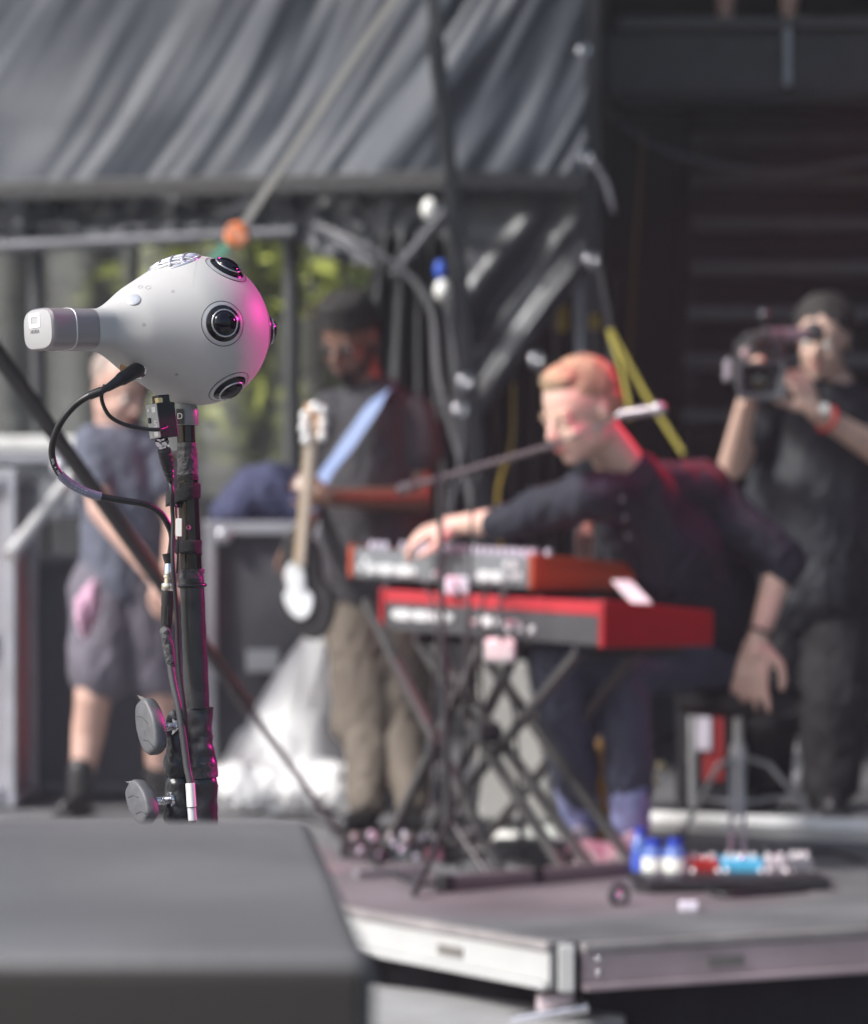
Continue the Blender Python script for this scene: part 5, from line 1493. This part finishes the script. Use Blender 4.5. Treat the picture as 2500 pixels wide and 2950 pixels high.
# small converter box
bx = thing('converter_box', 'small black converter box with one pale face hanging beside the pole', 'converter', Q(330, 888, 2.87))
ty = R(-7)
bup = V((-.13, 0, 1)).normalized()
brt = V((.80, .60, 0)); brt = (brt-bup*brt.dot(bup)).normalized()      # along the black face, going away
blf = brt.cross(bup).normalized()
if blf.y > 0: blf = -blf
c_edge_t, c_edge_b = Q(319, 819, 2.852), Q(329, 889, 2.856)
bc = (c_edge_t+c_edge_b)/2
bl = V((-.75, .66, 0)); bl = (bl-bup*bl.dot(bup)).normalized()
hh_ = (c_edge_t-c_edge_b).length
wk, wl = .0225, .0178
Z = bup*hh_/2
pA, pB, pC, pD = bc, bc+brt*wk, bc+brt*wk+bl*wl, bc+bl*wl
G().hexa([pA-Z, pB-Z, pC-Z, pD-Z, pA+Z, pB+Z, pC+Z, pD+Z]).build('box_shell', mat('box_black', (.013, .013, .014), .45), bx, bevel=.0008)
on = brt.cross(bup); 
if on.dot(V((-1, -1, 0))) < 0: on = -on
nl = bl.cross(bup).normalized()
if nl.dot(V((-.6, -.7, 0))) < 0: nl = -nl
fp = bc+bl*wl/2+nl*.0006
G().box(fp, (wl*.97, .0010, hh_*.985), (bl, nl, bup)).build('face_plate', mat('face_plate_grey', (.40, .41, .41), .3, metal=.4), bx, bevel=.0003)
lx = -bl
for zz, xx, r_ in ((.33, .35, .0014), (-.23, .25, .0014), (-.40, .3, .0010)):
    G().lathe(fp+nl*.0004+bup*hh_*zz+bl*wl*(xx-.1), nl, [(r_, 0), (r_, .0008)], 14).build('screw', M_chrome, bx, smooth=True, auto=40)
G().box(fp+nl*.001+bup*hh_*.04+bl*wl*.28, (.0035, .002, .006), (bl, nl, bup)).build('slide_switch', M_black, bx, bevel=.0004)
G().box(fp+nl*.0006+bup*hh_*.33-bl*wl*.18, (.0055, .0004, .006), (bl, nl, bup)).build('white_sticker', M_white, bx)
G().box(fp+nl*.0006-bup*hh_*.38-bl*wl*.15, (.006, .0004, .005), (bl, nl, bup)).build('white_sticker', M_white, bx)
text('letter_mark', 'S', .0105, fp+nl*.0007-bup*hh_*.10-bl*wl*.2, -bl, bup, M_white, bx)
G().box(bc+Z*1.0+brt*.006+bl*.004+bup*.003, (.006, .006, .006), (brt, bl, bup)).build('top_connector', M_gold, bx, bevel=.0006)
G().box(bc+Z*1.0+brt*.012+bl*.008+bup*.004, (.014, .012, .010), (brt, bl, bup)).build('top_block', M_black, bx, bevel=.001)
# BNC plug and ribbed boot below the box
t4 = thing('coaxial_plug', 'silver coaxial plug with ribbed black boot under the converter box', 'connector', Q(346, 975, 2.88))
a0, a1, a2 = Q(328, 889, 2.862), Q(332, 908, 2.865), Q(334, 914, 2.866)
ad = (Q(346, 975, 2.885)-a0).normalized()
G().lathe(a0, ad, [(.0050, 0), (.0050, .002), (.0073, .003), (.0076, .006), (.0070, .0085), (.0050, .0095), (.0048, .013)], 28).build('metal_plug', M_chrome, t4, smooth=True, auto=40)
pr = []
Lb = (Q(347, 976, 2.885)-a2).length
for k in range(24):
    q = k/23
    r = .0074-.0032*q**2.2-(.0004 if k % 4 == 3 else 0)-(.0005 if (q > .62 and k % 2) else 0)
    pr.append((r, q*Lb))
G().lathe(a2, ad, pr, 24).build('ribbed_boot', M_rub, t4, smooth=True, auto=25)
G().tube([Q(346, 972, 2.885), Q(350, 1000, 2.885), Q(352, 1030, 2.885)], .0026, 12).build('lead', M_rub, t4, smooth=True)

# ---------------------------------------------------------------- pole
pt = thing('camera_pole', 'tall black taped camera pole with clamps in sharp focus', 'pole', V((Q(430, 0, D0).x, D0, -0.35)))
def PX(y): return 379.0+(y-900)*0.0405
def PP(y, dx=0, d=D0): return Q(PX(y)+dx, y, d)
k_ = 1/F*D0      # metres per picture unit at the pole
M_tape = mat('gaffer_tape', (0.050, 0.050, 0.053), 0.62, var=0.25, scale=120, bump=0.5, bscale=160)
M_tape2 = mat('vinyl_tape', (0.030, 0.031, 0.034), 0.36, var=0.2, scale=60, bump=0.25, bscale=50, stretch=(1, 1, .5))
M_gloss = mat('gloss_black_pole', (0.010, 0.010, 0.011), 0.16, var=0.2, scale=30)
M_velcro = mat('hook_tape', (0.030, 0.030, 0.032), 0.9, var=0.4, scale=900, bump=0.8, bscale=900)
M_mount = mat('mount_grey', (0.22, 0.225, 0.225), 0.38, var=0.1, scale=20)
def seg(name, y0, y1, r0, r1, m, n=40, prof_=None, wob=0.0, seed=0):
    a, b = PP(y0), PP(y1)
    N = 14
    g = G()
    vs, fs = [], []
    d_ = (b-a).normalized(); x, y, z = frame(d_)
    for i in range(N+1):
        q = i/N
        r = (r0+(r1-r0)*q)*k_
        p = a.lerp(b, q)
        for k in range(n):
            an_ = 2*math.pi*k/n
            w_ = wob*noise.noise(V((math.cos(an_)*1.6, math.sin(an_)*1.6, q*abs(y1-y0)/22+seed)))*k_
            vs.append(p+(x*math.cos(an_)+y*math.sin(an_))*(r+w_))
    for i in range(N):
        for k in range(n):
            fs.append([i*n+k, i*n+(k+1) % n, (i+1)*n+(k+1) % n, (i+1)*n+k])
    fs.append(list(range(n))[::-1]); fs.append([N*n+k for k in range(n)])
    return g.add(vs, fs).build(name, m, pt, smooth=True, auto=45)
mt = G().lathe(Q(379, 865, D0), (-.02, 0, 1), [(24*k_, 0), (25.5*k_, 3*k_), (25*k_, 22*k_), (23*k_, 36*k_), (21*k_, 46*k_), (30*k_, 58*k_), (36*k_, 64*k_)], 48).build('mount_collar', M_mount, pt, smooth=True, auto=40)
G().lathe(Q(382, 812, D0), (-.05, 0, 1), [(30*k_, 0), (34*k_, 3*k_), (44*k_, 12*k_)], 48).build('mount_plate', M_black, pt, smooth=True, auto=40)
G().box(Q(366, 846, D0-.0135), (.0085, .0008, .017), (V((1, -.35, 0)).normalized(), V((.35, 1, 0)).normalized(), V((0, 0, 1)))).build('black_sticker', M_black, mt)
text('letter_mark', 'D', .0095, Q(366, 846, D0-.0143), V((1, -.35, 0)), V((0, 0, 1)), M_white, mt)
G().box(Q(354, 900, D0+.004), (.018, .012, .026)).build('plug_sleeve', M_mount, pt, bevel=.004)
seg('pole_neck', 862, 902, 18.5, 18.5, M_gloss)
seg('taped_section', 900, 965, 20, 21.5, M_tape, wob=2.0, seed=3)
for y in (966, 980):
    g = G()
    for k in range(44):
        a = 2*math.pi*k/44; x, yv, z = frame(PP(900)-PP(1000))
        c = PP(y+6)+(x*math.cos(a)+yv*math.sin(a))*21*k_
        g.tube([c-z*4.5*k_, c+z*4.5*k_], 1.0*k_, 5)
    g.build('knurled_ring', M_black, pt)
    seg('ring_core', y, y+12, 20.5, 20.5, M_black)
seg('gloss_tube', 975, 1165, 20.5, 21.5, M_gloss)
G().lathe(PP(1072, -2, D0-.0115), (-.1, -1, 0), [(.0026, -.002), (.0026, .0012), (.0014, .0012), (.0012, 0)], 20).build('set_screw', M_chrome, pt, smooth=True, auto=40)
# hook-and-loop straps
def strap_(yc, h, dx0, dx1, tilt, m, tear=0.0, seed=0, dd=0.0):
    n = 60
    cx = (dx0+dx1)/2; rx = (dx1-dx0)/2*k_; ry = .0135
    vs, fs = [], []
    for j in range(5):
        for k in range(n):
            a = 2*math.pi*k/n
            e = 0
            if tear and j == 4: e = tear*noise.noise(V((math.cos(a)*4, math.sin(a)*4, seed)))
            if tear and j == 0: e = tear*.3*noise.noise(V((math.cos(a)*5, math.sin(a)*5, seed+4)))
            yy = yc-h/2+h*j/4+e+tilt*math.cos(a)
            c = Q(PX(yc)+cx, yy, D0)
            wv = 1+.015*noise.noise(V((math.cos(a)*3, math.sin(a)*3, j*.6+seed)))
            vs.append(c+V((math.cos(a)*rx, math.sin(a)*(ry+dd), 0))*wv)
    for j in range(4):
        for k in range(n):
            fs.append([j*n+k, (j+1)*n+k, (j+1)*n+(k+1) % n, j*n+(k+1) % n])
    o = G().add(vs, fs).build('cable_strap', m, pt, smooth=True); solid(o, .0012)
    return o
strap_(1006, 28, -45, 24, -9, M_velcro, 3, 1, .003)
strap_(1022, 16, -46, -6, 3, M_velcro, 5, 9, -.003)
strap_(1111, 28, -40, 22, 1, M_velcro, 10, 2, .002)
seg('torn_tape', 1157, 1176, 26, 25, M_tape, wob=6, seed=5)
seg('tape_band', 1172, 1190, 25, 25, M_tape2, wob=2, seed=6)
G().disc_torus(PP(1190), PP(900)-PP(1000), 26*k_, 4*k_, 48, 10).build('rubber_ring', M_rub, pt, smooth=True)
seg('lower_tube', 1184, 1440, 24.5, 25, M_tape2, wob=.6, seed=7)
seg('lower_tape', 1330, 1440, 25.2, 25.6, mat('satin_tape', (.030, .032, .034), .34, bump=.15, bscale=40), wob=.9, seed=8)
seg('clamp_wrap', 1438, 1500, 32, 30, M_tape2, wob=5, seed=11)
seg('clamp_wrap', 1496, 1556, 30, 37, M_tape2, wob=7, seed=12)
seg('clamp_wrap', 1548, 1580, 38, 38, M_tape, wob=3, seed=13)
seg('clamp_wrap', 1576, 1600, 34, 36, M_tape2, wob=6, seed=14)
seg('clamp_wrap', 1596, 1680, 35, 33, M_tape2, wob=4, seed=15)
G().disc_torus(PP(1440), PP(900)-PP(1000), 29*k_, 2.4*k_, 48, 8).build('clamp_rim', M_gloss, pt, smooth=True)
G().disc_torus(PP(1599), PP(900)-PP(1000), 33*k_, 2.4*k_, 48, 8).build('clamp_rim', M_gloss, pt, smooth=True)
# lower part down to the ground
g = G(); g.tube([PP(1670), V((Q(430, 0, D0).x, D0, -1.0))], .014, 24); g.build('hidden_tube', M_gloss, pt, smooth=True, auto=40)
g = G()
for k in range(3):
    a = k*2.094+.4; g.tube([V((Q(430, 0, D0).x, D0, -.75)), V((Q(430, 0, D0).x+math.cos(a)*.4, D0+math.sin(a)*.4, -1.185))], .01, 10)
g.build('tripod_base', M_gloss, pt, smooth=True, auto=40)
# clamp ears
G().ell(Q(352, 1478, D0-.008), (.0085, .010, .020)).build('clamp_ear', M_tape, pt, smooth=True)
g = G(); g.cap(Q(360, 1500, D0-.008), .010, Q(362, 1555, D0-.008), .016); g.build('clamp_ear', M_tape2, pt, organic=(.002, 3), wr=(.002, 90))
g = G(); g.cap(Q(362, 1600, D0-.006), .014, Q(360, 1655, D0-.006), .015); g.build('clamp_ear', M_tape2, pt, organic=(.002, 3), wr=(.002, 90))
# wing knobs
def wing(cx, cy, hw, hl, rot, post, lb):
    t_ = thing('clamp_knob', lb, 'knob', Q(cx, cy, 2.90), 'tape wrapped clamp knobs on the pole')
    c = Q(cx, cy, 2.895)
    pd = (Q(post[0], post[1], 2.915)-c).normalized()        # axis to the post
    nrm = V((-.78, -.62, .06)).normalized()
    lg = V((math.sin(rot), 0, -math.cos(rot))); lg.y = -(nrm.x*lg.x+nrm.z*lg.z)/nrm.y; lg.normalize()
    sd = nrm.cross(lg)
    n = 48; vs, fs = [], []
    lay = [(-.0105, .80), (-.0092, .92), (-.006, 1.0), (.003, 1.0), (.0060, .94), (.0068, .84)]
    for h_, s_ in lay:
        for k in range(n):
            a = 2*math.pi*k/n
            wv = 1+.03*noise.noise(V((math.cos(a)*3, math.sin(a)*3, h_*90+cx)))
            vs.append(c+nrm*h_+(lg*math.cos(a)*hl*(1-.05*math.cos(4*a))+sd*math.sin(a)*hw)*s_*wv)
    for i in range(len(lay)-1):
        for k in range(n):
            fs.append([i*n+k, i*n+(k+1) % n, (i+1)*n+(k+1) % n, (i+1)*n+k])
    fs.append(list(range(n))[::-1]); fs.append([(len(lay)-1)*n+k for k in range(n)])
    G().add(vs, fs).build('knob_head', mat('knob_tape_grey', (.095, .097, .104), .5, bump=.10, bscale=60, var=.15, scale=80), t_, smooth=True, auto=50)
    # creases of tape
    for q in (-.5, .35):
        G().tube([c+nrm*.0069+lg*hl*q-sd*hw*.5, c+nrm*.0071+lg*hl*(q+.16), c+nrm*.0069+lg*hl*(q+.5)+sd*hw*.4], .00030, 6).build('tape_crease', M_tape2, t_, smooth=True)
    g = G(); g.add([c+lg*-hl*.9+nrm*.002, c+lg*-hl*1.2+nrm*.004-sd*.004, c+lg*-hl*.98+sd*.004, c+lg*-hl*.9-nrm*.001], [[0, 1, 2], [1, 3, 2]]); o = g.build('tape_tail', M_tape2, t_); solid(o, .0004)
    pe = Q(post[0], post[1], 2.915)
    pa = c-nrm*.006
    G().tube([pa, pa.lerp(pe, .35)], [.009, .0055], 20).build('knob_boss', M_tape2, t_, smooth=True, auto=50)
    g = G(); g.tube([pa.lerp(pe, .2), pe], .0040, 18)
    for k in range(7):
        g.disc_torus(pa.lerp(pe, .4+k*.08), pe-pa, .0041, .0004, 20, 6)
    g.build('threaded_bolt', M_chrome, t_, smooth=True)
    G().lathe(pa.lerp(pe, .92), pe-pa, [(.0088, 0), (.0092, .001), (.0088, .003), (.0045, .0035)], 28).build('washer', M_chrome, t_, smooth=True, auto=40)
wing(305, 1477, .0185, .0345, R(17), (352, 1477), 'upper taped wing knob screwed into the left of the pole clamp')
wing(287, 1630, .0180, .0290, R(32), (348, 1626), 'lower taped wing knob screwed into the left of the pole clamp')
# inline coaxial joint on the pole
t5 = thing('coaxial_joint', 'silver and black cable joint strapped to the left of the pole', 'connector', Q(338, 1290, 2.905))
dj = (Q(338, 1285, 2.905)-Q(345, 1130, 2.905)).normalized()
o0 = Q(344, 1143, 2.905)
G().lathe(o0, dj, [(.0040, 0), (.0052, .003), (.0052, .013), (.0062, .014), (.0062, .017), (.0050, .018), (.0050, .024)], 28).build('metal_barrel', M_chrome, t5, smooth=True, auto=35)
G().lathe(o0+dj*.0235, dj, [(.0073, 0), (.0076, .002), (.0076, .006), (.0070, .008)], 28).build('locking_ring', mat('warm_nickel', (.75, .70, .60), .2, metal=.9), t5, smooth=True, auto=35)
G().lathe(o0+dj*.031, dj, [(.0068, 0), (.0068, .014), (.0064, .016), (.0060, .040), (.0056, .046)], 28).build('rubber_boot', M_rub, t5, smooth=True, auto=35)
for k in range(10):
    a = 2*math.pi*k/10; x, yv, z = frame(dj)
    off = (x*math.cos(a)+yv*math.sin(a))*.0062
    G().tube([o0+dj*.049+off, o0+dj*.070+off*.93], .0006, 5).build('boot_rib', M_rub, t5)
G().tube([Q(341, 1125, 2.905), Q(344, 1145, 2.905)], [.0062, .0048], 18).build('upper_boot', M_rub, t5, smooth=True, auto=40)
t6 = thing('lower_cable', 'grey taped cable running down the front of the pole to the clamps', 'cable', Q(392, 1670, 2.89))
G().tube(spline([Q(337, 1282, 2.905), Q(341, 1312, 2.90), Q(345, 1340, 2.90), Q(353, 1390, 2.895), Q(364, 1440, 2.89), Q(373, 1500, 2.888), Q(381, 1560, 2.886), Q(388, 1600, 2.884), Q(392, 1690, 2.884)], 8), .0040, 18).build('cable_jacket', mat('cable_dull', (.055, .056, .06), .5), t6, smooth=True)
for a, b, r_ in (((336, 1284), (340, 1306), .0062), ((341, 1308), (347, 1345), .0066), ((346, 1342), (349, 1352), .0056)):
    g = G(); g.cap(Q(a[0], a[1], 2.902), r_, Q(b[0], b[1], 2.90), r_*.85); g.build('tape_wrap', M_tape, t6, organic=(.0012, 2), wr=(.0008, 170))
G().tube([Q(387, 1592, 2.881), Q(390, 1640, 2.880)], .0052, 20).build('white_label', M_white, t6, smooth=True, auto=40)
G().tube([Q(390, 1642, 2.881), Q(392, 1668, 2.880)], .0048, 20).build('pale_sleeve', mat('pale_grey_sleeve', (.55, .55, .56), .4), t6, smooth=True, auto=40)
g = G(); g.tube(spline([Q(350, 1024, 2.888), Q(352, 1060, 2.89), Q(351, 1110, 2.885), Q(352, 1150, 2.882), Q(356, 1200, 2.884), Q(360, 1260, 2.886), Q(362, 1320, 2.886), Q(366, 1370, 2.886), Q(374, 1430, 2.886), Q(378, 1470, 2.89), Q(380, 1500, 2.90)], 8), .0024, 14)
tag(g.build('signal_cable', M_rub, smooth=True), 'thin glossy black lead running straight down the front of the pole', 'cable')
g = G(); g.tube(spline([Q(358, 1024, 2.892), Q(359, 1050, 2.89), Q(363, 1085, 2.89), Q(362, 1130, 2.89), Q(360, 1165, 2.893)], 6), .0012, 10)
tag(g.build('tag_cable', M_rub, smooth=True), 'very thin lead with a white flag beside the gloss tube', 'cable')
g = G(); g.box(Q(364, 1072, 2.887), (.0065, .0012, .020)); tag(g.build('cable_flag', M_white, bevel=.0005), 'white flag label wrapped on the thin lead by the pole', 'label')

# thin haze volume added to lift the blacks like veiling glare
hz = G(); hz.box((0, 23.5, 7.9), (152, 60, 20.2))
hm = bpy.data.materials.new('haze_air'); hm.use_nodes = True
hn = hm.node_tree.nodes; hn.clear()
pv = hn.new('ShaderNodeVolumePrincipled'); pv.inputs['Density'].default_value = 0.003; pv.inputs['Color'].default_value = (0.88, 0.93, 1.0, 1); pv.inputs['Anisotropy'].default_value = 0.2
ho = hn.new('ShaderNodeOutputMaterial'); hm.node_tree.links.new(pv.outputs[0], ho.inputs['Volume'])
tag(hz.build('haze', hm), 'thin pale haze added over the stage to lift the dark tones', kind='stuff')
